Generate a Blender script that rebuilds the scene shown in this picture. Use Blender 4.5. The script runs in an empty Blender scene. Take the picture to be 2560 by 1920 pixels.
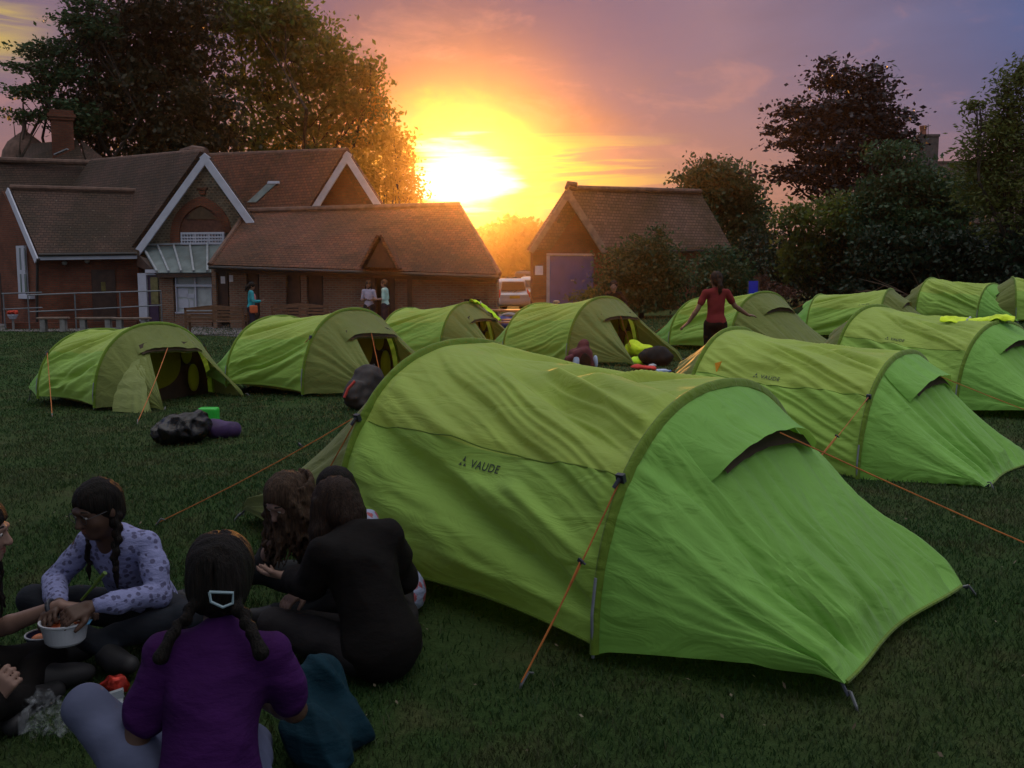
import bpy, math, random
import numpy as np
from mathutils import Vector, Matrix
R = math.radians
sc = bpy.context.scene
COL = sc.collection
rng = np.random.default_rng(7)
random.seed(7)

# ------------------------------------------------------------------ camera
CAM_H, FPX, PITCH = 1.535, 2389.0, math.atan((960 - 691) / 2389.0)
cd = bpy.data.cameras.new('camera'); cam = bpy.data.objects.new('camera', cd); COL.objects.link(cam)
cam.location = (0, 0, CAM_H); cam.rotation_euler = (math.pi / 2 - PITCH, 0, 0)
cd.sensor_width = 36; cd.lens = 36 * FPX / 2560; cd.clip_end = 5000; cd.clip_start = 0.05
sc.camera = cam
sc.view_settings.view_transform = 'Standard'; sc.view_settings.look = 'None'
sc.view_settings.exposure = 0.2; sc.view_settings.gamma = 1
sc.cycles.max_bounces = 8; sc.cycles.transparent_max_bounces = 8

# ------------------------------------------------------------------ sun and sky (sunset behind broken cloud)
SUN_AZ = math.atan2(1160 - 1280, 2389.0)            # a little left of straight ahead (+Y)
SUN_EL = R(5.8)
SUN_DIR = Vector((math.sin(SUN_AZ) * math.cos(SUN_EL), math.cos(SUN_AZ) * math.cos(SUN_EL), math.sin(SUN_EL)))
ld = bpy.data.lights.new('sun', 'SUN'); lo = bpy.data.objects.new('sun', ld); COL.objects.link(lo)
ld.energy = 2.2; ld.angle = R(2.0); ld.color = (1.0, 0.41, 0.085)
lo.rotation_euler = (-SUN_DIR).to_track_quat('-Z', 'Y').to_euler()

W = bpy.data.worlds.new('World'); sc.world = W; W.use_nodes = True
nt = W.node_tree; nt.nodes.clear()
def N(t, tree=None, **kw):
    n = (tree or nt).nodes.new(t)
    for k, v in kw.items():
        if k.startswith('i_'):
            n.inputs[k[2:].replace('_', ' ')].default_value = v
        else: setattr(n, k, v)
    return n
def L(a, b, tree=None): (tree or nt).links.new(a, b)
def math_(op, a, b=None, c=None, clamp=False, tree=None):
    t = tree or nt; n = t.nodes.new('ShaderNodeMath'); n.operation = op; n.use_clamp = clamp
    for i, v in enumerate((a, b, c)):
        if v is None: continue
        if isinstance(v, (int, float)): n.inputs[i].default_value = v
        else: t.links.new(v, n.inputs[i])
    return n.outputs[0]
def mixc(f, a, b, tree=None, op='MIX'):
    t = tree or nt; n = t.nodes.new('ShaderNodeMix'); n.data_type = 'RGBA'; n.blend_type = op; n.clamp_factor = True
    for i, v in ((0, f), (6, a), (7, b)):
        if isinstance(v, (int, float)): n.inputs[i].default_value = v
        elif isinstance(v, tuple): n.inputs[i].default_value = (*v[:3], 1)
        else: t.links.new(v, n.inputs[i])
    return n.outputs[2]
def sm(x, lo_, hi_, tree=None):
    t = tree or nt; n = t.nodes.new('ShaderNodeMapRange'); n.interpolation_type = 'SMOOTHSTEP'
    n.inputs[1].default_value = lo_; n.inputs[2].default_value = hi_
    t.links.new(x, n.inputs[0]); return n.outputs[0]

tc = N('ShaderNodeTexCoord'); DIR = tc.outputs['Generated']
sep = N('ShaderNodeSeparateXYZ'); L(DIR, sep.inputs[0]); dx, dy, dz = sep.outputs
dot = N('ShaderNodeVectorMath', operation='DOT_PRODUCT'); L(DIR, dot.inputs[0]); dot.inputs[1].default_value = SUN_DIR
ang = math_('ARCCOSINE', math_('MINIMUM', dot.outputs['Value'], 0.99999))        # radians from the sun
azi = math_('SUBTRACT', math_('ARCTAN2', dx, dy), SUN_AZ)
ele = math_('ARCSINE', dz)
# clear low sky from the Nishita model
sky = N('ShaderNodeTexSky', sky_type='NISHITA', sun_disc=False)
sky.sun_elevation = SUN_EL; sky.sun_rotation = SUN_AZ
sky.air_density = 1.0; sky.dust_density = 2.0
# cloud fields: direction projected on a cloud deck, stretched towards the horizon
elc = math_('ADD', math_('MAXIMUM', dz, 0.0), 0.16)
cx = math_('DIVIDE', dx, elc); cy = math_('DIVIDE', dy, elc)
cv = N('ShaderNodeCombineXYZ'); L(cx, cv.inputs[0]); L(cy, cv.inputs[1]); cv.inputs[2].default_value = 3.1
n1 = N('ShaderNodeTexNoise', i_Scale=0.85, i_Detail=7.0, i_Roughness=0.55, i_Distortion=0.5); L(cv.outputs[0], n1.inputs['Vector'])
sv = N('ShaderNodeCombineXYZ'); L(math_('MULTIPLY', azi, 4.0), sv.inputs[0]); L(math_('MULTIPLY', ele, 60.0), sv.inputs[1])
n2 = N('ShaderNodeTexNoise', i_Scale=1.0, i_Detail=5.0, i_Roughness=0.55, i_Distortion=0.8); L(sv.outputs[0], n2.inputs['Vector'])
sv3 = N('ShaderNodeCombineXYZ'); L(math_('MULTIPLY', azi, 9.0), sv3.inputs[0]); L(math_('MULTIPLY', ele, 22.0), sv3.inputs[1]); sv3.inputs[2].default_value = 7.7
n3 = N('ShaderNodeTexNoise', i_Scale=1.0, i_Detail=6.0, i_Roughness=0.6, i_Distortion=0.3); L(sv3.outputs[0], n3.inputs['Vector'])
c1, c2, c3 = n1.outputs['Fac'], n2.outputs['Fac'], n3.outputs['Fac']
# cloud colours by angle from the sun
angn = math_('ADD', math_('ADD', ang, math_('MULTIPLY', math_('MAXIMUM', math_('MINIMUM', azi, 0.6), -0.6), 0.22)), math_('MULTIPLY', math_('SUBTRACT', c1, 0.5), 0.22))
rampn = N('ShaderNodeValToRGB'); L(math_('DIVIDE', angn, 3.1416), rampn.inputs[0])
cr = rampn.color_ramp
stops = SKY_STOPS = [(0.0, (0.36, 0.16, 0.03)), (0.035, (0.12, 0.04, 0.06)), (0.06, (0.07, 0.055, 0.15)), (0.11, (0.21, 0.135, 0.20)),
         (0.17, (0.13, 0.125, 0.235)), (0.24, (0.012, 0.080, 0.26)), (0.33, (0.16, 0.19, 0.30)), (0.48, (0.24, 0.26, 0.32)), (1.0, (0.24, 0.26, 0.31))]
while len(cr.elements) < len(stops): cr.elements.new(0.5)
for e, (p, c) in zip(cr.elements, stops): e.position = p; e.color = (*c, 1)
base = rampn.outputs[0]
# warm band hugging the horizon
hb = math_('MULTIPLY', sm(ele, 0.22, 0.02), sm(math_('ABSOLUTE', azi), 1.5, 0.3))
base = mixc(math_('MULTIPLY', hb, 0.75), base, (0.28, 0.115, 0.06))
# soft cloud modelling: darker mauve bellies, lighter salmon tops
belly = sm(c1, 0.42, 0.62)
base = mixc(math_('MULTIPLY', belly, 0.45), base, mixc(sm(ang, 0.15, 0.60), (0.17, 0.085, 0.105), (0.075, 0.075, 0.155)))
lite = sm(c3, 0.52, 0.70)
base = mixc(math_('MULTIPLY', math_('MULTIPLY', lite, 0.30), sm(ang, 0.95, 0.25)), base, (0.58, 0.24, 0.19))
# yellow light through slits near the sun and a patch low on the left
slit = math_('MULTIPLY', sm(c2, 0.50, 0.62), math_('MULTIPLY', sm(math_('ABSOLUTE', math_('SUBTRACT', ele, SUN_EL)), 0.055, 0.012), sm(math_('ABSOLUTE', azi), 0.26, 0.07)))
base = mixc(math_('MULTIPLY', slit, 0.85), base, (0.82, 0.62, 0.02))
pl = math_('MULTIPLY', sm(math_('ABSOLUTE', math_('ADD', azi, 0.47)), 0.10, 0.02), sm(math_('ABSOLUTE', math_('SUBTRACT', ele, 0.225)), 0.055, 0.01))
base = mixc(math_('MULTIPLY', math_('MULTIPLY', pl, sm(c2, 0.40, 0.62)), 0.8), base, (0.70, 0.50, 0.05))
# overhead sky out of view, brightened to add light from above
base = mixc(sm(ele, 0.42, 1.15), base, (1.08, 1.06, 1.08))
# aureole
ea = math_('MULTIPLY', ele, 1.0)
rag = math_('MULTIPLY', math_('SUBTRACT', c3, 0.5), 0.10)
el2 = math_('SUBTRACT', ele, SUN_EL)
d2 = math_('SQRT', math_('ADD', math_('MULTIPLY', math_('MULTIPLY', azi, azi), 0.62), math_('MULTIPLY', math_('MULTIPLY', el2, el2), 1.25)))
dr = math_('ADD', d2, rag)
base = mixc(sm(dr, 0.095, 0.035), base, (0.60, 0.40, 0.004))
streak = math_('ADD', math_('ADD', d2, math_('MULTIPLY', math_('SUBTRACT', c2, 0.5), 0.10)), math_('MULTIPLY', math_('SUBTRACT', c3, 0.5), 0.04))
core = sm(streak, 0.048, 0.020)
base = mixc(core, base, (1.3, 1.1, 0.8))
skyn = N('ShaderNodeVectorMath', operation='SCALE'); L(sky.outputs[0], skyn.inputs[0]); skyn.inputs['Scale'].default_value = 0.004
fin = N('ShaderNodeVectorMath', operation='ADD'); L(base, fin.inputs[0]); L(skyn.outputs[0], fin.inputs[1])
bg = N('ShaderNodeBackground'); L(fin.outputs[0], bg.inputs['Color']); bg.inputs['Strength'].default_value = 1.0
wo = N('ShaderNodeOutputWorld'); L(bg.outputs[0], wo.inputs['Surface'])

# ------------------------------------------------------------------ helpers
K = 2560 / 2212.0
_cp, _sp = math.cos(PITCH), math.sin(PITCH)
def P(x, y, d):
    """point d metres ahead of the camera seen at (x, y) of the 2212-wide survey picture"""
    X = (x * K - 1280) / FPX; U = (960 - y * K) / FPX
    ry = _cp + U * _sp; rz = -_sp + U * _cp
    t = d / ry
    return Vector((X * t, d, CAM_H + rz * t))
BUMPS = [(-0.273, 5.167, 0.347), (2.061, 8.846, -0.134), (4.535, 11.95, 0.009), (4.707, 17.861, 0.366), (1.568, 16.218, 0.22), (-0.868, 18.928, -0.266), (-2.144, 12.901, 0.376), (-4.888, 13.075, -0.512), (8.432, 21.389, -0.173), (11.121, 25.453, 0.726), (-1.0, 3.2, -0.208), (1.9, 3.6, 0.052), (0.4, 3.5, 0.189), (-9.0, 30.0, -0.307), (-4.0, 30.0, -0.265), (3.0, 38.0, -0.013), (-15.0, 34.0, -0.28)]
def ground_z(x, y):
    x = np.asarray(x, float); y = np.asarray(y, float)
    b = 0.022 * np.clip(x, -16, 22)
    num = 0 * x; den = 0 * x + 0.35
    for bx, by, bz in BUMPS:
        s = 1.1 + 0.13 * by
        w = np.exp(-((x - bx) ** 2 + (y - by) ** 2) / (2 * s * s))
        num = num + w * (bz - 0.022 * np.clip(bx, -16, 22)); den = den + w
    return b + num / den
def gz(x, y): return float(ground_z(x, y))
def G(x, y, d=None):
    """ground point under the survey picture's (x, y)"""
    d = 10.0 if d is None else d
    for _ in range(60):
        p = P(x, y, d); z = gz(p.x, p.y)
        k = (CAM_H - z) / max(CAM_H - p.z, 1e-4)
        d = d * (0.4 + 0.6 * k)
    p = P(x, y, d); p.z = gz(p.x, p.y); return p

def link(o, parent=None):
    COL.objects.link(o)
    if parent: o.parent = parent
    return o
def tag(o, label=None, cat=None, group=None, kind=None):
    if label: o['label'] = label
    if cat: o['category'] = cat
    if group: o['group'] = group
    if kind: o['kind'] = kind
    return o
def empty(name, loc=(0, 0, 0), rz=0):
    o = bpy.data.objects.new(name, None); o.location = loc; o.rotation_euler = (0, 0, rz); o.empty_display_size = .1
    return link(o)
def npmesh(name, V, F, mats=(), fm=None, parent=None, smooth=True, uv=None):
    """V (n,3), F (m,4) or (m,3) arrays or a list of faces"""
    me = bpy.data.meshes.new(name)
    V = np.asarray(V, np.float32)
    if isinstance(F, list):
        me.from_pydata([tuple(map(float, v)) for v in V], [], F)
    else:
        F = np.asarray(F, np.int32); m, k = F.shape
        me.vertices.add(len(V)); me.vertices.foreach_set('co', V.ravel())
        me.loops.add(m * k); me.loops.foreach_set('vertex_index', F.ravel())
        me.polygons.add(m); me.polygons.foreach_set('loop_start', np.arange(0, m * k, k, dtype=np.int32))
        try: me.polygons.foreach_set('loop_total', np.full(m, k, np.int32))
        except Exception: pass
    for mt in (mats if isinstance(mats, (list, tuple)) else [mats]): me.materials.append(mt)
    if fm is not None: me.polygons.foreach_set('material_index', np.asarray(fm, np.int32))
    if uv is not None:
        ul = me.uv_layers.new(name='UVMap'); ul.data.foreach_set('uv', np.asarray(uv, np.float32).ravel())
    me.update(calc_edges=True); me.validate()
    me.polygons.foreach_set('use_smooth', np.full(len(me.polygons), smooth, dtype=bool))
    o = bpy.data.objects.new(name, me)
    return link(o, parent)

class MB:
    """collects prisms, boxes and tubes for ONE mesh object, with metre UVs"""
    def __init__(s): s.v = []; s.f = []; s.uv = []
    def face(s, pts, uvax=None):
        pts = [Vector(p) for p in pts]
        n = Vector((0, 0, 0))
        for i in range(len(pts)):
            a, b = pts[i], pts[(i + 1) % len(pts)]
            n += Vector(((a.y - b.y) * (a.z + b.z), (a.z - b.z) * (a.x + b.x), (a.x - b.x) * (a.y + b.y)))
        if n.length < 1e-12: return
        n.normalize()
        if uvax: u, v = uvax
        elif abs(n.z) > .97: u, v = Vector((1, 0, 0)), Vector((0, 1, 0))
        else:
            u = Vector((0, 0, 1)).cross(n).normalized(); v = n.cross(u)
        i0 = len(s.v); s.v += [tuple(p) for p in pts]; s.f.append(tuple(range(i0, i0 + len(pts))))
        s.uv += [(p.dot(u), p.dot(v)) for p in pts]
    def prism(s, pts, thick):
        """pts: planar outline, front face; extruded by thick (vector or depth along the inward normal)"""
        pts = [Vector(p) for p in pts]
        if not isinstance(thick, Vector):
            n = Vector((0, 0, 0))
            for i in range(len(pts)):
                a, b = pts[i], pts[(i + 1) % len(pts)]
                n += Vector(((a.y - b.y) * (a.z + b.z), (a.z - b.z) * (a.x + b.x), (a.x - b.x) * (a.y + b.y)))
            thick = -n.normalized() * thick
        q = [p + thick for p in pts]
        s.face(pts); s.face(q[::-1])
        for i in range(len(pts)):
            j = (i + 1) % len(pts); s.face([pts[j], pts[i], q[i], q[j]])
    def box(s, c, size, M=None):
        c = Vector(c); hx, hy, hz = [k / 2 for k in size]
        M = M or Matrix.Identity(3)
        def p(a, b, d): return c + M @ Vector((a * hx, b * hy, d * hz))
        for f in (((-1,-1,-1),(1,-1,-1),(1,-1,1),(-1,-1,1)), ((1,1,-1),(-1,1,-1),(-1,1,1),(1,1,1)), ((1,-1,-1),(1,1,-1),(1,1,1),(1,-1,1)),
                  ((-1,1,-1),(-1,-1,-1),(-1,-1,1),(-1,1,1)), ((-1,-1,1),(1,-1,1),(1,1,1),(-1,1,1)), ((-1,1,-1),(1,1,-1),(1,-1,-1),(-1,-1,-1))):
            s.face([p(*k) for k in f])
    def bar(s, a, b, w, t, up=(0, 0, 1)):
        """rectangular bar from a to b, w across, t along up"""
        a, b = Vector(a), Vector(b); d = (b - a); ln = d.length; d.normalize()
        x = d.cross(Vector(up))
        if x.length < 1e-4: x = d.cross(Vector((0, 1, 0)))
        x.normalize(); z = x.cross(d)
        M = Matrix((x, d, z)).transposed()
        s.box((a + b) / 2, (w, ln, t), M)
    def tube(s, pts, r, n=8, caps=True):
        pts = [Vector(p) for p in pts]; rs = r if isinstance(r, (list, tuple)) else [r] * len(pts)
        rings = []; prev = None
        for i, p in enumerate(pts):
            d = (pts[min(i + 1, len(pts) - 1)] - pts[max(i - 1, 0)]).normalized()
            x = d.cross(Vector((0, 0, 1))) if prev is None else prev - d * prev.dot(d)
            if x.length < 1e-4: x = d.cross(Vector((0, 1, 0)))
            x.normalize(); prev = x; y = d.cross(x)
            rings.append([p + (x * math.cos(2 * math.pi * k / n) + y * math.sin(2 * math.pi * k / n)) * rs[i] for k in range(n)])
        for a, b in zip(rings, rings[1:]):
            for k in range(n): s.face([a[k], a[(k + 1) % n], b[(k + 1) % n], b[k]])
        if caps: s.face(rings[0][::-1]); s.face(rings[-1])
    def lathe(s, c, prof, n=24):
        c = Vector(c)
        for (r0, z0), (r1, z1) in zip(prof, prof[1:]):
            for k in range(n):
                a, b = 2 * math.pi * k / n, 2 * math.pi * (k + 1) / n
                q = [c + Vector((r0 * math.cos(a), r0 * math.sin(a), z0)), c + Vector((r0 * math.cos(b), r0 * math.sin(b), z0)),
                     c + Vector((r1 * math.cos(b), r1 * math.sin(b), z1)), c + Vector((r1 * math.cos(a), r1 * math.sin(a), z1))]
                if r0 < 1e-6: q = [q[0], q[2], q[3]]
                elif r1 < 1e-6: q = q[:3]
                s.face(q)
    def build(s, name, m, parent=None, smooth=False, weld=False, bevel=0):
        o = npmesh(name, s.v, s.f, m, parent=parent, smooth=smooth, uv=s.uv)
        if weld:
            w = o.modifiers.new('weld', 'WELD'); w.merge_threshold = 1e-4
        if bevel:
            if not weld: w = o.modifiers.new('weld', 'WELD'); w.merge_threshold = 1e-4
            b = o.modifiers.new('bevel', 'BEVEL'); b.width = bevel; b.segments = 2; b.limit_method = 'ANGLE'
        return o

# ------------------------------------------------------------------ materials
MATS = {}
def newmat(name):
    m = bpy.data.materials.new(name); m.use_nodes = True; t = m.node_tree; t.nodes.clear()
    out = t.nodes.new('ShaderNodeOutputMaterial'); return m, t, out
def bumpify(t, h, strength, dist):
    b = t.nodes.new('ShaderNodeBump'); b.inputs['Strength'].default_value = strength; b.inputs['Distance'].default_value = dist
    t.links.new(h, b.inputs['Height']); return b.outputs[0]
def noise(t, vec, scale, detail=4, rough=.55, dist=0):
    n = t.nodes.new('ShaderNodeTexNoise'); n.inputs['Scale'].default_value = scale; n.inputs['Detail'].default_value = detail
    n.inputs['Roughness'].default_value = rough; n.inputs['Distortion'].default_value = dist
    if vec is not None: t.links.new(vec, n.inputs['Vector'])
    return n.outputs['Fac']
def coord(t, kind='Object', scale=None):
    c = t.nodes.new('ShaderNodeTexCoord').outputs[kind]
    if scale:
        m = t.nodes.new('ShaderNodeMapping'); m.inputs['Scale'].default_value = scale; t.links.new(c, m.inputs[0]); c = m.outputs[0]
    return c
def plain(name, col, rough=.7, var=.25, scale=6, bump=.0, bscale=40, metal=0, spec=.4, trans=0, stretch=None, tcol=None, sheen=0):
    """a real surface: colour broken by noise, small bumps, optional light passing through thin cloth or leaves"""
    if name in MATS: return MATS[name]
    m, t, out = newmat(name)
    c = coord(t, 'Object', stretch)
    f = noise(t, c, scale, 5)
    f = sm(f, .3, .7, t)
    a = tuple(k * (1 - var) for k in col); b = tuple(min(1, k * (1 + var)) for k in col)
    colr = mixc(f, a, b, t)
    bs = t.nodes.new('ShaderNodeBsdfPrincipled')
    t.links.new(colr, bs.inputs['Base Color'])
    bs.inputs['Roughness'].default_value = rough; bs.inputs['Metallic'].default_value = metal
    bs.inputs['Specular IOR Level'].default_value = spec
    if sheen: bs.inputs['Sheen Weight'].default_value = sheen
    if bump:
        nb = bumpify(t, noise(t, c, bscale, 6), bump, .01); t.links.new(nb, bs.inputs['Normal'])
    sh = bs.outputs[0]
    if trans:
        tr = t.nodes.new('ShaderNodeBsdfTranslucent')
        if tcol: tr.inputs['Color'].default_value = (*tcol, 1)
        else: t.links.new(colr, tr.inputs['Color'])
        mx = t.nodes.new('ShaderNodeMixShader'); mx.inputs[0].default_value = trans
        t.links.new(sh, mx.inputs[1]); t.links.new(tr.outputs[0], mx.inputs[2]); sh = mx.outputs[0]
    t.links.new(sh, out.inputs[0]); MATS[name] = m; return m
def brickmat(name, c1, c2, mortar, w=.225, h=.075, mort=.012, bump=.6, patch=(.5, .5), extra=None, rough=.9, pscale=.8):
    if name in MATS: return MATS[name]
    m, t, out = newmat(name)
    uv = coord(t, 'UV')
    b = t.nodes.new('ShaderNodeTexBrick'); t.links.new(uv, b.inputs['Vector'])
    b.inputs['Color1'].default_value = (*c1, 1); b.inputs['Color2'].default_value = (*c2, 1); b.inputs['Mortar'].default_value = (*mortar, 1)
    b.inputs['Scale'].default_value = 1; b.inputs['Mortar Size'].default_value = mort; b.inputs['Brick Width'].default_value = w; b.inputs['Row Height'].default_value = h
    b.inputs['Mortar Smooth'].default_value = .3; b.inputs['Bias'].default_value = -.1
    c = coord(t, 'Object')
    f = noise(t, c, pscale, 6, .6)
    col = mixc(sm(f, .35, .7, t), b.outputs['Color'], mixc(1.0, b.outputs['Color'], (*[patch[0]] * 3,), t, 'MULTIPLY'), t)
    f2 = noise(t, c, 7, 4, .7)
    col = mixc(math_('MULTIPLY', sm(f2, .5, .8, t), patch[1], tree=t), col, extra or c2, t)
    bs = t.nodes.new('ShaderNodeBsdfPrincipled'); t.links.new(col, bs.inputs['Base Color']); bs.inputs['Roughness'].default_value = rough
    bs.inputs['Specular IOR Level'].default_value = .25
    hgt = math_('ADD', math_('MULTIPLY', b.outputs['Fac'], -1.0, tree=t), math_('MULTIPLY', f2, .5, tree=t), tree=t)
    t.links.new(bumpify(t, hgt, bump, .02), bs.inputs['Normal'])
    t.links.new(bs.outputs[0], out.inputs[0]); MATS[name] = m; return m
def tilemat(name, c1, c2, lichen):
    """clay roof tiles in courses: each course has a dark lower lap"""
    if name in MATS: return MATS[name]
    m, t, out = newmat(name)
    uv = coord(t, 'UV')
    b = t.nodes.new('ShaderNodeTexBrick'); t.links.new(uv, b.inputs['Vector'])
    b.inputs['Color1'].default_value = (*c1, 1); b.inputs['Color2'].default_value = (*c2, 1); b.inputs['Mortar'].default_value = (*[k * .25 for k in c1], 1)
    b.inputs['Scale'].default_value = 1; b.inputs['Mortar Size'].default_value = .012; b.inputs['Brick Width'].default_value = .19; b.inputs['Row Height'].default_value = .13
    b.inputs['Mortar Smooth'].default_value = .5
    sp = t.nodes.new('ShaderNodeSeparateXYZ'); t.links.new(uv, sp.inputs[0])
    row = math_('FRACT', math_('DIVIDE', sp.outputs[1], .13, tree=t), tree=t)
    c = coord(t, 'Object')
    big = noise(t, c, .5, 6, .65); sml = noise(t, c, 5, 5, .7); col2 = noise(t, c, 11, 3, .6)
    col = mixc(sm(big, .38, .62, t), b.outputs['Color'], mixc(1.0, b.outputs['Color'], (.55, .62, .5), t, 'MULTIPLY'), t)
    col = mixc(math_('MULTIPLY', sm(sml, .56, .74, t), .55, tree=t), col, lichen, t)
    col = mixc(math_('MULTIPLY', sm(col2, .66, .74, t), .5, tree=t), col, (.30, .26, .2), t)
    bs = t.nodes.new('ShaderNodeBsdfPrincipled'); t.links.new(col, bs.inputs['Base Color']); bs.inputs['Roughness'].default_value = .85
    bs.inputs['Specular IOR Level'].default_value = .3
    hgt = math_('ADD', math_('MULTIPLY', row, -1.0, tree=t), math_('MULTIPLY', b.outputs['Fac'], -.6, tree=t), tree=t)
    hgt = math_('ADD', hgt, math_('MULTIPLY', sml, .8, tree=t), tree=t)
    t.links.new(bumpify(t, hgt, .9, .04), bs.inputs['Normal'])
    t.links.new(bs.outputs[0], out.inputs[0]); MATS[name] = m; return m

# ------------------------------------------------------------------ soft bodies: smooth-blended volumes meshed by surface nets
def frame(fwd, up=(0, 0, 1)):
    f = np.array(fwd, float); f /= np.linalg.norm(f); u = np.array(up, float)
    r = np.cross(f, u); r /= np.linalg.norm(r); u = np.cross(r, f)
    return np.stack([r, f, u])           # rows: right, forward, up
class Sculpt:
    def __init__(s, h): s.h = h; s.p = []
    def cone(s, a, b, ra, rb=None, k=.02, m=0): s.p.append(('c', np.array(a, float), np.array(b, float), ra, ra if rb is None else rb, k, m)); return s
    def chain(s, pts, rs, k=.02, m=0):
        for i in range(len(pts) - 1): s.cone(pts[i], pts[i + 1], rs[i], rs[i + 1], k, m)
        return s
    def ell(s, c, r, Fm=None, k=.02, m=0): s.p.append(('e', np.array(c, float), np.array(r, float), Fm, k, m)); return s
    def box(s, c, hs, rd, Fm=None, k=.02, m=0): s.p.append(('b', np.array(c, float), np.array(hs, float), rd, Fm, k, m)); return s
    def cut(s, c, r, Fm=None, k=.01): s.p.append(('x', np.array(c, float), np.array(r, float), Fm, k)); return s
    def mesh(s, name, mats, parent=None, smooth_it=1, disp=None):
        h = s.h; lo = np.full(3, 1e9); hi = -lo
        def ext(p):
            if p[0] == 'c': rr = max(p[3], p[4]); return np.minimum(p[1], p[2]) - rr, np.maximum(p[1], p[2]) + rr
            rr = np.max(p[2]) * (1.8 if p[0] == 'b' else 1) + (p[3] if p[0] == 'b' else 0); return p[1] - rr, p[1] + rr
        for p in s.p:
            if p[0] == 'x': continue
            a, b = ext(p); lo = np.minimum(lo, a); hi = np.maximum(hi, b)
        lo -= 3 * h; hi += 3 * h
        n = np.ceil((hi - lo) / h).astype(int) + 1
        F = np.full(n, 9.0, np.float32); O = np.zeros(n, np.int8)
        for p in s.p:
            k = p[4] if p[0] == 'x' else (p[6] if p[0] == 'b' and False else p[-2])
            a, b = ext(p)
            i0 = np.maximum(np.floor((a - k - 3 * h - lo) / h).astype(int), 0); i1 = np.minimum(np.ceil((b + k + 3 * h - lo) / h).astype(int) + 1, n)
            if (i1 <= i0).any(): continue
            sl = tuple(slice(x, y) for x, y in zip(i0, i1))
            g = np.stack(np.meshgrid(*[lo[d] + h * np.arange(i0[d], i1[d]) for d in range(3)], indexing='ij'), -1).astype(np.float32)
            if p[0] == 'c':
                A, B = p[1], p[2]; ab = B - A; L2 = max(ab @ ab, 1e-9)
                t = np.clip(((g - A) @ ab) / L2, 0, 1)[..., None]
                d = np.linalg.norm(g - A - t * ab, axis=-1) - (p[3] + (p[4] - p[3]) * t[..., 0])
            else:
                q = g - p[1]; Fm = p[4] if p[0] == 'b' else p[3]
                if Fm is not None: q = q @ np.asarray(Fm).T
                if p[0] == 'b':
                    w = np.abs(q) - (p[2] - p[3]); d = np.linalg.norm(np.maximum(w, 0), axis=-1) + np.minimum(w.max(-1), 0) - p[3]
                else:
                    k0 = np.linalg.norm(q / p[2], axis=-1); k1 = np.linalg.norm(q / p[2] ** 2, axis=-1) + 1e-9
                    d = np.where(k0 < 1e-3, -p[2].min(), k0 * (k0 - 1) / k1)
            d = d.astype(np.float32); f = F[sl]
            if p[0] == 'x':
                hh = np.clip(.5 - .5 * (f + d) / k, 0, 1); F[sl] = f * (1 - hh) + (-d) * hh + k * hh * (1 - hh); continue
            O[sl] = np.where(d < f, p[-1], O[sl])
            hh = np.clip(.5 + .5 * (f - d) / k, 0, 1); F[sl] = f * (1 - hh) + d * hh - k * hh * (1 - hh)
        V, Q, ci = surface_nets(F)
        for _ in range(smooth_it):
            acc = np.zeros_like(V); cnt = np.zeros(len(V))
            for i in range(4):
                for j in (1, 3):
                    np.add.at(acc, Q[:, i], V[Q[:, (i + j) % 4]]); np.add.at(cnt, Q[:, i], 1)
            V = .4 * V + .6 * acc / np.maximum(cnt, 1)[:, None]
        V = lo + h * V
        if disp is not None:
            nn = np.zeros_like(V)
            fn = np.cross(V[Q[:, 2]] - V[Q[:, 0]], V[Q[:, 3]] - V[Q[:, 1]])
            for i in range(4): np.add.at(nn, Q[:, i], fn)
            nn /= np.linalg.norm(nn, axis=1, keepdims=True) + 1e-12
            V = V + nn * disp(V)[:, None]
        fm = O[ci[Q[:, 0], 0], ci[Q[:, 0], 1], ci[Q[:, 0], 2]] if isinstance(mats, (list, tuple)) and len(mats) > 1 else None
        return npmesh(name, V, Q, mats, fm, parent)
def surface_nets(F):
    S = F < 0
    c = [(i, j, k) for i in (0, 1) for j in (0, 1) for k in (0, 1)]
    n = np.array(F.shape); sh = n - 1
    cnt = np.zeros(sh, np.int8)
    for i, j, k in c: cnt += S[i:i + sh[0], j:j + sh[1], k:k + sh[2]]
    act = (cnt > 0) & (cnt < 8); ci = np.argwhere(act)
    idx = np.full(sh, -1, np.int32); idx[act] = np.arange(len(ci))
    acc = np.zeros((len(ci), 3)); num = np.zeros(len(ci))
    for a in c:
        for ax in range(3):
            if a[ax]: continue
            b = list(a); b[ax] = 1
            pa = ci + a; pb = ci + b
            fa = F[pa[:, 0], pa[:, 1], pa[:, 2]]; fb = F[pb[:, 0], pb[:, 1], pb[:, 2]]
            x = (fa < 0) != (fb < 0); t = fa[x] / (fa[x] - fb[x])
            acc[x] += np.array(a) + t[:, None] * (np.array(b) - np.array(a)); num[x] += 1
    V = ci + acc / num[:, None]
    Q = []
    for ax in range(3):
        o1, o2 = (ax + 1) % 3, (ax + 2) % 3
        s0 = [slice(1, -1)] * 3; s0[ax] = slice(0, -1); s1 = list(s0); s1[ax] = slice(1, None)
        A, B = S[tuple(s0)], S[tuple(s1)]
        e = np.argwhere(A != B); fl = A[A != B]
        base = e.copy(); base[:, o1] += 1; base[:, o2] += 1
        def cell(d1, d2):
            q = base.copy(); q[:, o1] += d1; q[:, o2] += d2; return idx[q[:, 0], q[:, 1], q[:, 2]]
        q = np.stack([cell(-1, -1), cell(0, -1), cell(0, 0), cell(-1, 0)], 1)
        q[~fl] = q[~fl][:, ::-1]; Q.append(q)
    Q = np.concatenate(Q); Q = Q[(Q >= 0).all(1)]
    return V, Q, ci
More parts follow.
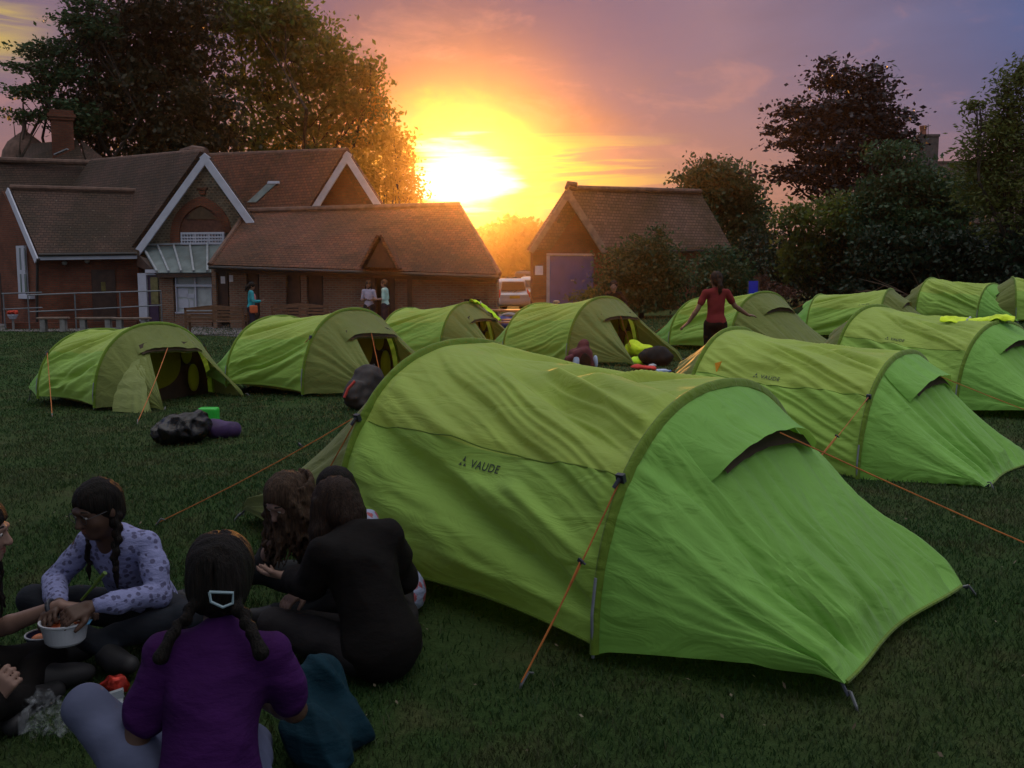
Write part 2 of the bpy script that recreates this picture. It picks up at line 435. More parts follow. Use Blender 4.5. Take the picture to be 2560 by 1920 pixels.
def crumple(seed, amp=.01, f=12, n=6):
    """sharp-ridged creases, as in dropped cloth or a plastic bag"""
    r = np.random.default_rng(seed); ks = r.normal(0, 1, (n, 3)); ks /= np.linalg.norm(ks, axis=1)[:, None]; ks *= f * r.uniform(.6, 1.6, (n, 1)); ph = r.uniform(0, 6.28, n)
    def g(V):
        w = V + .045 * np.sin(V[:, [1, 2, 0]] * 9 + seed) + .02 * np.sin(V[:, [2, 0, 1]] * 23 + seed)
        return amp * sum(1 - 2 * np.abs(np.sin(w @ k + p)) for k, p in zip(ks, ph)) / math.sqrt(n)
    return g
def folds(seed, amp=.006, f=(18, 14, 30), n=5):
    r = np.random.default_rng(seed); ks = r.normal(0, 1, (n, 3)) * np.array(f); ph = r.uniform(0, 6.28, n)
    def g(V):
        w = V + .03 * np.sin(V[:, [1, 2, 0]] * 11 + seed)
        return amp * sum(np.sin(w @ k + p) for k, p in zip(ks, ph)) / math.sqrt(n)
    return g

# ------------------------------------------------------------------ ground, path, grass
def ground():
    def axis(lo_, hi_, near, far):
        a = [0.0]; 
        while a[-1] < hi_: a.append(a[-1] + max(near, far * abs(a[-1])))
        b = [0.0]
        while b[-1] > lo_: b.append(b[-1] - max(near, far * abs(b[-1])))
        return np.array(sorted(set(a + b)))
    xs = axis(-900, 900, .3, .05); ys = axis(-300, 1500, .3, .05)
    X, Y = np.meshgrid(xs, ys, indexing='ij'); Z = ground_z(X, Y)
    n, m = X.shape; I = np.arange(n * m).reshape(n, m)
    F = np.stack([I[:-1, :-1], I[1:, :-1], I[1:, 1:], I[:-1, 1:]], -1).reshape(-1, 4)
    mt, t, out = newmat('turf')
    c = coord(t, 'Object')
    big = noise(t, c, .35, 5, .6); mid = noise(t, c, 2.2, 6, .65); fin = noise(t, c, 38, 5, .7); tuft = noise(t, c, 9, 4, .7)
    col = mixc(sm(big, .35, .68, t), (.034, .074, .020), (.054, .082, .028), t)
    col = mixc(math_('MULTIPLY', sm(mid, .5, .75, t), .6, tree=t), col, (.11, .105, .05), t)
    col = mixc(sm(fin, .35, .75, t), mixc(1.0, col, (.72, .72, .68), t, 'MULTIPLY'), col, t)
    col = mixc(math_('MULTIPLY', sm(tuft, .62, .8, t), .5, tree=t), col, (.14, .14, .07), t)
    b = t.nodes.new('ShaderNodeBsdfPrincipled'); t.links.new(col, b.inputs['Base Color']); b.inputs['Roughness'].default_value = .95
    b.inputs['Specular IOR Level'].default_value = .1
    hgt = math_('ADD', fin, math_('MULTIPLY', tuft, 1.5, tree=t), tree=t)
    t.links.new(bumpify(t, hgt, .8, .03), b.inputs['Normal']); t.links.new(b.outputs[0], out.inputs[0])
    g = npmesh('ground', np.stack([X, Y, Z], -1).reshape(-1, 3), F, mt); tag(g, kind='structure')
ground()

# paved strip along the buildings
def path():
    mt = plain('paving', (.13, .12, .125), .9, .15, 3, .1, 60)
    px = np.linspace(-24, 2, 90); near = np.interp(px, [-24, -14, -8, -4, 2], [33.0, 32.6, 28.6, 28.4, 33.0]); w = np.linspace(0, 1, 14)
    far = np.interp(px, [-24, -10, 2], [41, 39, 41])
    X = np.repeat(px[:, None], 14, 1); Y = near[:, None] + (far - near)[:, None] * w[None]
    Z = ground_z(X, Y) + .012; n, m = X.shape; I = np.arange(n * m).reshape(n, m)
    F = np.stack([I[:-1, :-1], I[1:, :-1], I[1:, 1:], I[:-1, 1:]], -1).reshape(-1, 4)
    tag(npmesh('path', np.stack([X, Y, Z], -1).reshape(-1, 3), F, mt), kind='structure')
path()

def grass():
    mt, t, out = newmat('grass_blades')
    oi = t.nodes.new('ShaderNodeNewGeometry'); rnd = oi.outputs['Random Per Island']
    c = coord(t, 'Object'); f = noise(t, c, .35, 5, .6); f2 = noise(t, c, 2.2, 6, .65)
    col = mixc(sm(f, .35, .68, t), (.020, .064, .016), (.038, .074, .022), t)
    col = mixc(math_('MULTIPLY', sm(f2, .44, .68, t), .7, tree=t), col, (.078, .074, .034), t)
    col = mixc(math_('MULTIPLY', sm(rnd, .86, .98, t), .6, tree=t), col, (.13, .12, .06), t)
    col = mixc(math_('MULTIPLY', rnd, .35, tree=t), col, (.018, .046, .012), t)
    b = t.nodes.new('ShaderNodeBsdfPrincipled'); t.links.new(col, b.inputs['Base Color']); b.inputs['Roughness'].default_value = .6; b.inputs['Specular IOR Level'].default_value = .25
    tr = t.nodes.new('ShaderNodeBsdfTranslucent'); t.links.new(col, tr.inputs[0])
    mx = t.nodes.new('ShaderNodeMixShader'); mx.inputs[0].default_value = .35; t.links.new(b.outputs[0], mx.inputs[1]); t.links.new(tr.outputs[0], mx.inputs[2])
    t.links.new(mx.outputs[0], out.inputs[0])
    r = np.random.default_rng(3); n = 600000
    y = 1.2 * (36 / 1.2) ** (r.random(n) ** 0.74)
    x = (r.random(n) * 2 - 1) * (y * .68 + 1.9)
    wear = np.sin(x * 1.7 + 1.3 * np.sin(y * 1.1)) * np.sin(y * 1.3 + np.sin(x * .9)) + .5 * np.sin(x * 4.3 + y * 2.2) * np.sin(y * 3.7 - x)
    ok = r.random(n) < np.clip(.95 - .75 * np.clip(wear - .25, 0, 1), .15, 1); x, y = x[ok], y[ok]; n = len(x)
    # clumped height
    cl = np.sin(x * 5.1 + 2 * np.sin(y * 3.3)) * np.sin(y * 4.7 + 1.5 * np.sin(x * 2.9)) + .5 * np.sin(x * 17 + y * 3) * np.sin(y * 15)
    hgt = (.013 + .015 * r.random(n) + .006 * np.clip(cl, -1, 1)) * (1 + .02 * y)
    w = (.0014 + .0010 * r.random(n)) * (1 + .20 * np.maximum(y - 2, 0))
    a = r.random(n) * 6.283; la = r.random(n) * 6.283; lean = hgt * (.3 + 1.1 * r.random(n))
    z = ground_z(x, y)
    ca, sa = np.cos(a) * w, np.sin(a) * w; lx, ly = np.cos(la) * lean, np.sin(la) * lean
    V = np.empty((n, 5, 3), np.float32)
    V[:, 0] = np.stack([x - ca, y - sa, z - .004], 1); V[:, 1] = np.stack([x + ca, y + sa, z - .004], 1)
    V[:, 2] = np.stack([x + ca * .8 + lx * .4, y + sa * .8 + ly * .4, z + hgt * .62], 1); V[:, 3] = np.stack([x - ca * .8 + lx * .4, y - sa * .8 + ly * .4, z + hgt * .62], 1)
    V[:, 4] = np.stack([x + lx, y + ly, z + hgt], 1)
    i = np.arange(n, dtype=np.int32)[:, None] * 5
    F = np.concatenate([np.concatenate([i, i + 1, i + 2], 1), np.concatenate([i, i + 2, i + 3], 1), np.concatenate([i + 3, i + 2, i + 4], 1)])
    tag(npmesh('grass', V.reshape(-1, 3), F, mt), kind='stuff')
grass()

# ------------------------------------------------------------------ buildings
RED = brickmat('red_brick', (.20, .060, .034), (.13, .042, .027), (.10, .075, .055))
OLD = brickmat('old_brick', (.24, .10, .06), (.13, .055, .038), (.19, .15, .115), mort=.022, patch=(.6, .5), extra=(.20, .13, .08))
FLINT = brickmat('flint_wall', (.16, .14, .105), (.085, .075, .06), (.22, .19, .14), w=.16, h=.10, mort=.03, extra=(.25, .23, .18), pscale=2)
TILE = tilemat('roof_tile', (.075, .040, .030), (.050, .030, .024), (.072, .058, .036))
TILE_RED = tilemat('red_roof_tile', (.155, .055, .032), (.085, .038, .026), (.11, .085, .04))
TILE_OLD = tilemat('weathered_roof_tile', (.19, .115, .085), (.125, .08, .062), (.10, .085, .06))
WHITEP = plain('white_paint', (.42, .44, .53), .5, .08, 3)
DARKW = plain('dark_timber', (.035, .018, .013), .6, .3, 5)
BLACKM = plain('black_gutter', (.012, .012, .012), .4)
GLASS = plain('window_glass', (.10, .14, .13), .08, .3, 1, spec=.8)
CURT = plain('pale_curtain', (.36, .40, .42), .9, .15, 4)
RIDGE = plain('ridge_tile', (.11, .065, .05), .85, .3, 4, .4)

class Wall:
    """a vertical plane through plan points A and B; s runs along it, z up, out towards the camera side"""
    def __init__(s, A, B):
        s.A = Vector((A[0], A[1], 0)); d = Vector((B[0] - A[0], B[1] - A[1], 0)); s.len = d.length; s.d = d.normalized()
        s.n = Vector((s.d.y, -s.d.x, 0))
        if s.n.y > 0 and abs(s.n.y) > .2: s.n = -s.n
    def px(s, x, y, out=0):
        p = P(x, y, 10); c = Vector((0, 0, CAM_H)); r = p - c
        A = s.A + s.n * out
        t = ((A - c).dot(s.n)) / r.dot(s.n); q = c + r * t
        return (q - A).dot(s.d), q.z
    def pt(s, a, z, out=0): return s.A + s.d * a + s.n * out + Vector((0, 0, z))
    def quad(s, mb, a0, a1, z0, z1, o0, o1):
        """a box on the wall between offsets o0 (back) and o1 (front)"""
        M = Matrix((s.d, -s.n, Vector((0, 0, 1)))).transposed()
        mb.box(s.pt((a0 + a1) / 2, (z0 + z1) / 2, (o0 + o1) / 2), (abs(a1 - a0), abs(o1 - o0), abs(z1 - z0)), M)
    def pbox(s, mb, x0, y0, x1, y1, o0, o1):
        a0, z1 = s.px(x0, y0, o1); a1, z0 = s.px(x1, y1, o1); s.quad(mb, a0, a1, z0, z1, o0, o1)
def z2(x, y): return ((300 + x / 3.6075) / K, (360 + y / 3.6075) / K)
def z3(x, y): return ((520 + x / 4.608) / K, (500 + y / 4.608) / K)
def z4(x, y): return (x / 3.456 / K, (640 + y / 3.456) / K)
def plan(x, d): p = P(x, 600, d); return (p.x, p.y)
def part(name, mt, parent, fn, **kw):
    m = MB(); fn(m); return m.build(name, mt, parent, **kw)
def board(mb, a, b, w, t, n):
    """a flat board (barge board) from a to b, w deep in its plane, t thick along n"""
    a, b = Vector(a), Vector(b); d = (b - a).normalized(); n = Vector(n).normalized(); v = d.cross(n)
    if v.z > 0: v = -v
    mb.prism([a, b, b + v * w, a + v * w], n * t)

def school():
    S = empty('school_building', (0, 0, 0)); tag(S, 'red brick school hall with white barge boards and a flint gable holding a pointed arch', 'building')
    ZB = -.6
    # --- annex on the left
    A = plan(82, 35.5); B = plan(300, 36.5); Lp = plan(-46, 38.9)
    W1 = Wall(A, B)
    def annex_wall(m):
        ze = P(82, 556, 35.5).z
        m.prism([W1.pt(0, ZB), W1.pt(W1.len, ZB), W1.pt(W1.len, ze), W1.pt(0, ze)], .3)
        apex = (Vector((A[0], A[1], 0)) + Vector((Lp[0], Lp[1], 0))) / 2
        az = P(21, 412, apex.y).z
        a0 = Vector((Lp[0], Lp[1], 0)); a1 = Vector((A[0], A[1], 0)) + Vector((-.004, .002, 0))
        m.prism([a0 + Vector((0, 0, ZB)), a1 + Vector((0, 0, ZB)), a1 + Vector((0, 0, ze)), apex + Vector((0, 0, az)), a0 + Vector((0, 0, ze))], .3)
    w_ = part('wall', RED, S, annex_wall)
    e0, e1 = P(86, 557, 35.2), P(300, 553.5, 36.1); r0, r1 = P(22, 406, 37.2), P(312, 414, 38.6)
    b0 = P(-48, 556, 39.2); b1 = b0 + (e1 - e0)
    def annex_roof(m):
        m.prism([e0, e1, r1, r0], .14); m.prism([r0, r1, b1, b0], .14)
    rf = part('roof', TILE, S, annex_roof)
    part('ridge', RIDGE, rf, lambda m: m.tube([r0 + Vector((0, 0, .02)), r1 + Vector((0, 0, .02))], .11, 8))
    part('fascia', WHITEP, S, lambda m: m.bar(P(84, 557.5, 35.16), P(296, 554.5, 36.06), .05, .15))
    part('gutter', BLACKM, S, lambda m: m.tube([P(84, 551, 35.1), P(296, 548, 36.0)], .06, 8))
    gn = Vector((-.57, -.82, 0))
    part('barge_board', WHITEP, S, lambda m: board(m, r0 + gn * .05, e0 + gn * .05 + Vector((0, 0, -.02)), .24, .06, gn))
    part('barge_board', WHITEP, S, lambda m: board(m, r0 + gn * .05 + Vector((0, 0, -.002)), b0 + gn * .05, .24, .055, gn))
    WG = Wall(Lp, A)
    wn = part('window', WHITEP, S, lambda m: WG.pbox(m, *z1g(148, 885), *z1g(250, 1375), .0, .10))
    part('pane', GLASS, wn, lambda m: (WG.pbox(m, *z1g(176, 905), *z1g(200, 1110), .09, .115), WG.pbox(m, *z1g(222, 905), *z1g(243, 1110), .09, .115),
                                      WG.pbox(m, *z1g(186, 1150), *z1g(208, 1335), .09, .115), WG.pbox(m, *z1g(226, 1150), *z1g(252, 1335), .09, .115)))
    part('sill', WHITEP, wn, lambda m: WG.pbox(m, *z1g(172, 1345), *z1g(280, 1385), .0, .2))
    part('drainpipe', BLACKM, S, lambda m: m.tube([P(84, 560, 35.1), P(80.5, 572, 35.3), P(80, 700, 35.3)], .05, 8))
    part('drainpipe', BLACKM, S, lambda m: m.tube([P(2, 590, 37.6), P(8, 705, 37.6)], .05, 8))
    dr = part('door', DARKW, S, lambda m: W1.pbox(m, *z4(785, 120), *z4(1015, 600), -.02, .06), bevel=.01)
    part('pane', plain('amber_glass', (.12, .10, .03), .2), dr, lambda m: W1.pbox(m, *z4(872, 225), *z4(915, 305), .05, .075))
    for x, y in ((562, 62), (757, 46)):
        part('wall_lamp', plain('lamp_housing', (.20, .21, .2), .5), S, lambda m: m.lathe(W1.pt(*W1.px(*z4(x, y)), .12) - Vector((0, 0, .08)), [(0, 0), (.07, .03), (.10, .1), (.04, .16), (0, .17)], 12))
    # --- hall with flint gable
    A2 = plan(296, 37.0); B2 = plan(592, 36.0); W2 = Wall(A2, B2)
    ap = W2.px(443, 343); ez = P(293, 541, 37).z; mid = W2.len * .5
    def hall_wall(m):
        m.prism([W2.pt(0, ZB), W2.pt(W2.len, ZB), W2.pt(W2.len, ez), W2.pt(ap[0], ap[1] - .15), W2.pt(0, ez)], .35)
    part('gable_wall', FLINT, S, hall_wall)
    A_l, A_r, A_t = P(289, 546, 36.4), P(597, 546, 35.4), P(443.5, 331, 36.3)
    back = Vector((-4.6, 4.4, 0)).normalized()
    rb = P(200, 352, 43.0); ln = (rb - A_t).length
    def hall_roof(m):
        bl = A_l + (rb - A_t)
        m.prism([A_l + back * .1, A_t + back * .1, rb, bl][::-1], .16)
        m.prism([A_r + back * .1, A_t + back * .1, rb, A_r + (rb - A_t)], .16)
        m.prism([P(-95, 343, 44.5), rb + Vector((.2, .3, -.02)), P(205, 560, 40.5), P(-95, 560, 41.5)][::-1], .16)
    hr = part('roof', TILE, S, hall_roof)
    part('ridge', RIDGE, hr, lambda m: (m.tube([A_t + Vector((0, .1, .06)), rb + Vector((0, 0, .04))], .13, 8), m.tube([rb, P(-95, 342, 44.5)], .13, 8)))
    part('ridge_finial', RIDGE, hr, lambda m: m.tube([P(392, 327, 38.0), P(416, 323, 37.4), P(443, 326, 36.6)], [.10, .16, .14], 8))
    part('barge_board', WHITEP, S, lambda m: board(m, A_t, A_l, .27, .07, W2.n))
    part('barge_board', WHITEP, S, lambda m: board(m, A_t + Vector((0, 0, .003)), A_r, .27, .066, W2.n))
    def arch_pts(xl, xr, yb, xt, yt, n=10):
        l = [(xl, yb)]; r_ = []
        for i in range(1, n + 1):
            a = i / n; bx = math.sin(a * math.pi / 2 * .78) / math.sin(math.pi / 2 * .78)
            l.append((xl + (xt - xl) * (1 - math.cos(a * 1.25)) / (1 - math.cos(1.25)), yb + (yt - yb) * math.sin(a * 1.25) / math.sin(1.25)))
        r_ = [(xt + (xt - x) * (xr - xt) / (xt - xl), y) for x, y in l[:-1]][::-1]
        return l + r_
    outer = arch_pts(468, 1005, 800, 738, 472); inner = arch_pts(545, 940, 800, 738, 555)
    def arch(m):
        o = [W2.px(*z2(*p)) for p in outer]; i = [W2.px(*z2(*p)) for p in inner]
        for k in range(len(o) - 1):
            m.prism([W2.pt(*o[k], .09), W2.pt(*o[k + 1], .09), W2.pt(*i[k + 1], .09), W2.pt(*i[k], .09)][::-1], W2.n * -.2)
        W2.pbox(m, *z2(450, 800), *z2(540, 905), -.1, .085)
    part('arch', RED, S, arch)
    def tymp(m): m.prism([W2.pt(*W2.px(*z2(*p)), .02) for p in inner][::-1], W2.n * -.1)
    part('arch_infill', plain('hung_tile', (.085, .035, .025), .8, .3, 8), S, tymp)
    part('arch_board', plain('brown_board', (.06, .04, .022), .7), S, lambda m: m.prism([W2.pt(*W2.px(*z2(*p)), .05) for p in [(600, 678), (660, 610), (738, 562), (816, 610), (876, 678)]][::-1], W2.n * -.05))
    def screen(m):
        for i in range(4): W2.pbox(m, *z2(545 + i * 125, 797), *z2(563 + i * 125, 905), .02, .14)
        for y0, y1 in ((797, 812), (835, 846), (862, 872), (890, 905)): W2.pbox(m, *z2(545, y0), *z2(940, y1), .03, .135)
        for i in range(3):
            for k in range(4): W2.pbox(m, *z2(575 + i * 125 + k * 26, 797), *z2(587 + i * 125 + k * 26, 905), .035, .13)
    sc_ = part('vent_screen', WHITEP, S, screen)
    part('recess', DARKW, sc_, lambda m: W2.pbox(m, *z2(548, 800), *z2(938, 902), .0, .028))
    part('ornament', RED, S, lambda m: (W2.pbox(m, *z2(690, 395), *z2(780, 410), 0, .1), W2.pbox(m, *z2(712, 425), *z2(764, 455), 0, .11)))
    # --- glazed lean-to and entrance below the gable
    W3 = Wall(plan(293, 35.4), plan(470, 34.4))
    def lean(m):
        t0, t1 = W2.pt(*W2.px(*z2(205, 925)), .05), W2.pt(*W2.px(*z2(1000, 900)), .05)
        q0, q1 = W3.pt(*W3.px(*z2(372, 1160)), .25), W3.pt(*W3.px(*z2(860, 1158)), .25)
        return t0, t1, q0, q1
    t0, t1, q0, q1 = lean(None)
    cn = part('canopy', plain('cloudy_glazing', (.17, .215, .22), .35, .25, 1.5, trans=.25), S, lambda m: m.prism([q0, q1, t1, t0], .03))
    def bars(m):
        for k in (0, .22, .45, .68, .93):
            a = t0.lerp(t1, k * .8); b = q0.lerp(q1, k); m.bar(a + Vector((0, 0, .05)), b + Vector((0, 0, .05)), .07, .07)
        m.bar(t0 + Vector((-.05, 0, .06)), t1 + Vector((0, 0, .06)), .07, .07)
    part('glazing_bar', plain('dull_bar', (.26, .29, .32), .6, .15, 4), cn, bars)
    part('fascia', DARKW, S, lambda m: m.bar(q0 + Vector((0, .05, -.11)), q1 + Vector((0, .05, -.11)), .08, .13))
    def pier(m):
        W3.pbox(m, *z2(352, 1172), *z2(492, 1660), -.3, 0)
        W3.pbox(m, *z2(492, 1530), *z2(832, 1660), -.3, -.004)
    part('wall', OLD, S, pier)
    part('side_panel', DARKW, S, lambda m: m.prism([P(296, 548, 36.2), q0 + Vector((0, .1, -.1)), P(350, 565, 35.9), P(296, 575, 36.0)], .05))
    en = part('door_frame', WHITEP, S, lambda m: (W3.pbox(m, *z2(157, 1168), *z2(250, 1600), -.05, .03), W3.pbox(m, *z2(157, 1165), *z2(352, 1182), -.05, .035)))
    ed = part('door', plain('plum_door', (.040, .022, .055), .5), S, lambda m: W3.pbox(m, *z2(251, 1183), *z2(351, 1600), -.09, -.04))
    part('pane', plain('yellowed_pane', (.16, .145, .06), .25), ed, lambda m: W3.pbox(m, *z2(272, 1200), *z2(348, 1445), -.05, -.03))
    part('notice', WHITEP, S, lambda m: W3.pbox(m, *z2(225, 1132), *z2(330, 1163), 0, .1))
    def wfr(m):
        for x0, y0, x1, y1 in ((495, 1190, 515, 1532), (668, 1190, 690, 1500), (815, 1190, 830, 1500), (495, 1265, 830, 1288), (495, 1186, 830, 1200), (495, 1515, 830, 1532)):
            W3.pbox(m, *z2(x0, y0), *z2(x1, y1), -.05, .02)
    w2 = part('window', WHITEP, S, wfr)
    part('pane', CURT, w2, lambda m: W3.pbox(m, *z2(497, 1192), *z2(828, 1530), -.2, -.08))
    def papers(m):
        for x0, y0, x1, y1 in ((520, 1300, 615, 1380), (600, 1350, 670, 1390), (530, 1400, 620, 1480), (630, 1410, 665, 1500)): W3.pbox(m, *z2(x0, y0), *z2(x1, y1), -.078, -.062)
    part('paper', WHITEP, w2, papers)
    # --- second hall behind
    A5, B5 = plan(656, 41.2), plan(846, 40.4); W5 = Wall(A5, B5); p5 = W5.px(750, 340)
    e5 = P(660, 475, 41).z
    part('gable_wall', RED, S, lambda m: m.prism([W5.pt(0, ZB), W5.pt(W5.len, ZB), W5.pt(W5.len, e5), W5.pt(*p5), W5.pt(0, e5)], .3))
    t5, l5, r5, k5 = P(750, 327, 40.5), P(654, 480, 40.8), P(848, 480, 39.9), P(440, 339, 46)
    rr = part('roof', TILE_RED, S, lambda m: (m.prism([l5, t5, k5, l5 + (k5 - t5)][::-1], .15), m.prism([r5, t5, k5, r5 + (k5 - t5)], .15)))
    part('ridge', RIDGE, rr, lambda m: m.tube([t5 + Vector((0, .1, .05)), k5 + Vector((0, 0, .05))], .12, 8))
    part('barge_board', plain('pink_white_paint', (.62, .55, .55), .5, .1, 3), S, lambda m: board(m, t5, l5, .27, .07, W5.n))
    part('barge_board', MATS['pink_white_paint'], S, lambda m: board(m, t5 + Vector((0, 0, .003)), r5, .27, .066, W5.n))
    nr = (t5 - l5).cross(k5 - t5).normalized()
    if nr.y > 0: nr = -nr
    def on5(x, y, o=0.0):
        p = P(x, y, 10); c = Vector((0, 0, CAM_H)); r = p - c; t = (l5 + nr * o - c).dot(nr) / r.dot(nr); return c + r * t
    sk = part('skylight', plain('skylight_glass', (.16, .21, .20), .15, .2, 2), rr, lambda m: (m.prism([on5(*z2(*p), .18) for p in ((1145, 525), (1225, 525), (1420, 350), (1335, 350))], nr * -.12)))
    part('skylight_frame', WHITEP, sk, lambda m: (m.prism([on5(*z2(*p), .22) for p in ((1325, 356), (1430, 356), (1430, 334), (1335, 334))], nr * -.16)))
    # --- chimney, its gable and the turret behind
    g0, g1, g2 = P(96, 352, 46), P(226, 356, 45.4), P(162, 309, 45.7)
    part('rear_roof', TILE, S, lambda m: (m.prism([P(50, 356, 46.2), P(188, 356, 45.6), P(170, 309, 47), P(72, 318, 48)][::-1], .2), m.prism([P(186, 358, 45.6), P(232, 358, 46.5), P(172, 309, 47)][::-1], .2)))
    def chim(m):
        c = P(137, 320, 46.5); M = Matrix.Rotation(R(24), 3, 'Z')
        def bx(cx, cy, w, y0, y1):
            a, b = P(137, y0, 46.5).z, P(137, y1, 46.5).z; m.box((c.x + cx, c.y + cy, (a + b) / 2), (w, w * .9, a - b), M)
        bx(0, 0, .96, 262, 345); bx(0, 0, 1.10, 256, 262); bx(0, 0, 1.22, 249, 256); bx(0, 0, 1.05, 240, 249)
    part('chimney', RED, S, chim)
    part('flashing', plain('lead', (.25, .27, .3), .5), S, lambda m: m.bar(P(118, 334, 45.6), P(146, 322, 45.6), .2, .05))
    tp = P(55, 320, 49)
    part('turret_roof', RIDGE, S, lambda m: m.lathe((tp.x, tp.y, P(55, 350, 49).z), [(1.15, 0), (1.05, .5), (.8, .95), (.45, 1.25), (.12, 1.5), (.03, 2.9), (0, 2.95)], 20), smooth=True, weld=True)
def z1g(x, y): return ((x / 3.77) / K, (380 + y / 3.77) / K)
school()

def outbuilding():
    S = empty('low_outbuilding', (0, 0, 0)); tag(S, 'long low red tiled outbuilding with dark doorways and a small pointed porch gable', 'building')
    A, B = plan(457, 33.6), plan(1073, 31.2); Wl = Wall(A, B); ZB = -.6
    zl, zr = P(457, 570, 33.6).z, P(1073, 590, 31.2).z
    doors = [(85, 235), (437, 582), (890, 1062), (1130, 1322)]
    def walls(m):
        ed = [Wl.px(*z3(x, 780))[0] for d in doors for x in d] + [Wl.px(*z3(1905, 780))[0], Wl.px(*z3(2130, 780))[0]]
        xs = [0] + ed + [Wl.len]
        for i in range(0, len(xs), 2):
            a, b = xs[i], xs[i + 1]; za, zb = zl + (zr - zl) * a / Wl.len, zl + (zr - zl) * b / Wl.len
            m.prism([Wl.pt(a, ZB), Wl.pt(b, ZB), Wl.pt(b, zb), Wl.pt(a, za)], .3)
        C = Vector((P(1066, 600, 36).x, 36, 0)); Bv = Wl.pt(Wl.len, 0)
        m.prism([Bv + Vector((0, 0, ZB)), C + Vector((0, 0, ZB)), C + Vector((0, 0, zr)), Bv + Vector((0, 0, zr))], .3)
    part('wall', OLD, S, walls)
    for i, (a, b) in enumerate(doors):
        d = part('door', DARKW, S, lambda m: Wl.pbox(m, *z3(a - 4, 745), *z3(b + 4, 1330), -.2, -.12))
        if i == 0: part('poster', plain('paper', (.6, .56, .6), .8, .1), d, lambda m: Wl.pbox(m, *z3(145, 880), *z3(197, 962), -.118, -.105))
    part('notice', MATS['paper'], S, lambda m: Wl.pbox(m, *z3(243, 866), *z3(287, 942), 0, .02))
    part('doorway', plain('dark_interior_panel', (.02, .012, .008), .9), S, lambda m: Wl.pbox(m, *z3(1895, 700), *z3(2140, 1330), -.45, -.31))  # near-black panel, the darkness indoors put into its colour
    el, er, rR, rL = P(452, 571, 33.0), P(1080, 592, 30.6), P(993, 445, 34.2), P(532, 458, 36.6)
    bl, br = el + Vector((1.5, 6.2, 0)), er + Vector((-.35, 6.2, 0))
    def roof(m):
        m.prism([el, er, rR, rL], .14)
        m.prism([er, br, rR], .14); m.prism([rL, bl, el], .14); m.prism([rR, br, bl, rL], .14)
    rf = part('roof', TILE_RED, S, roof)
    part('ridge', RIDGE, rf, lambda m: (m.tube([rL + Vector((0, 0, .03)), rR + Vector((0, 0, .03))], .12, 8), m.tube([rR, er], .07, 8), m.tube([rL, el], .07, 8)))
    part('gutter', BLACKM, S, lambda m: m.tube([el + Vector((0, -.03, -.1)), er + Vector((0, -.03, -.1))], .06, 8))
    part('eaves_board', DARKW, S, lambda m: m.bar(el + Vector((.1, .25, -.17)), er + Vector((-.1, .25, -.17)), .06, .2))
    # porch gable standing out of the roof
    Wp = Wall(plan(790, 31.4), plan(856, 31.1)); t = Wp.px(822, 516); l = Wp.px(791, 577); r = Wp.px(854, 579)
    part('porch_gable', DARKW, S, lambda m: m.prism([Wp.pt(*l), Wp.pt(*r), Wp.pt(*t)], .08))
    bk = Vector((.15, 2.6, 0))
    def proof(m):
        T, Lp, Rp = Wp.pt(t[0], t[1] + .10, .12), Wp.pt(l[0] - .12, l[1] - .05, .12), Wp.pt(r[0] + .12, r[1] - .05, .12)
        m.prism([Lp, T, T + bk, Lp + bk][::-1], .09); m.prism([Rp, T, T + bk, Rp + bk], .09)
    part('porch_roof', TILE_RED, S, proof)
    def posts(m):
        for x in (1905, 2130):
            a = Wl.px(*z3(x, 800))[0]; m.bar(Wl.pt(a, ZB, .05), Wl.pt(a, zr - .05, .05), .14, .14, (0, 1, 0))
        a = Wl.px(886, 600)[0]; m.bar(Wl.pt(a, ZB, .05), Wl.pt(a, zr - .05, .05), .16, .1, (0, 1, 0))
    part('porch_post', DARKW, S, posts)
outbuilding()

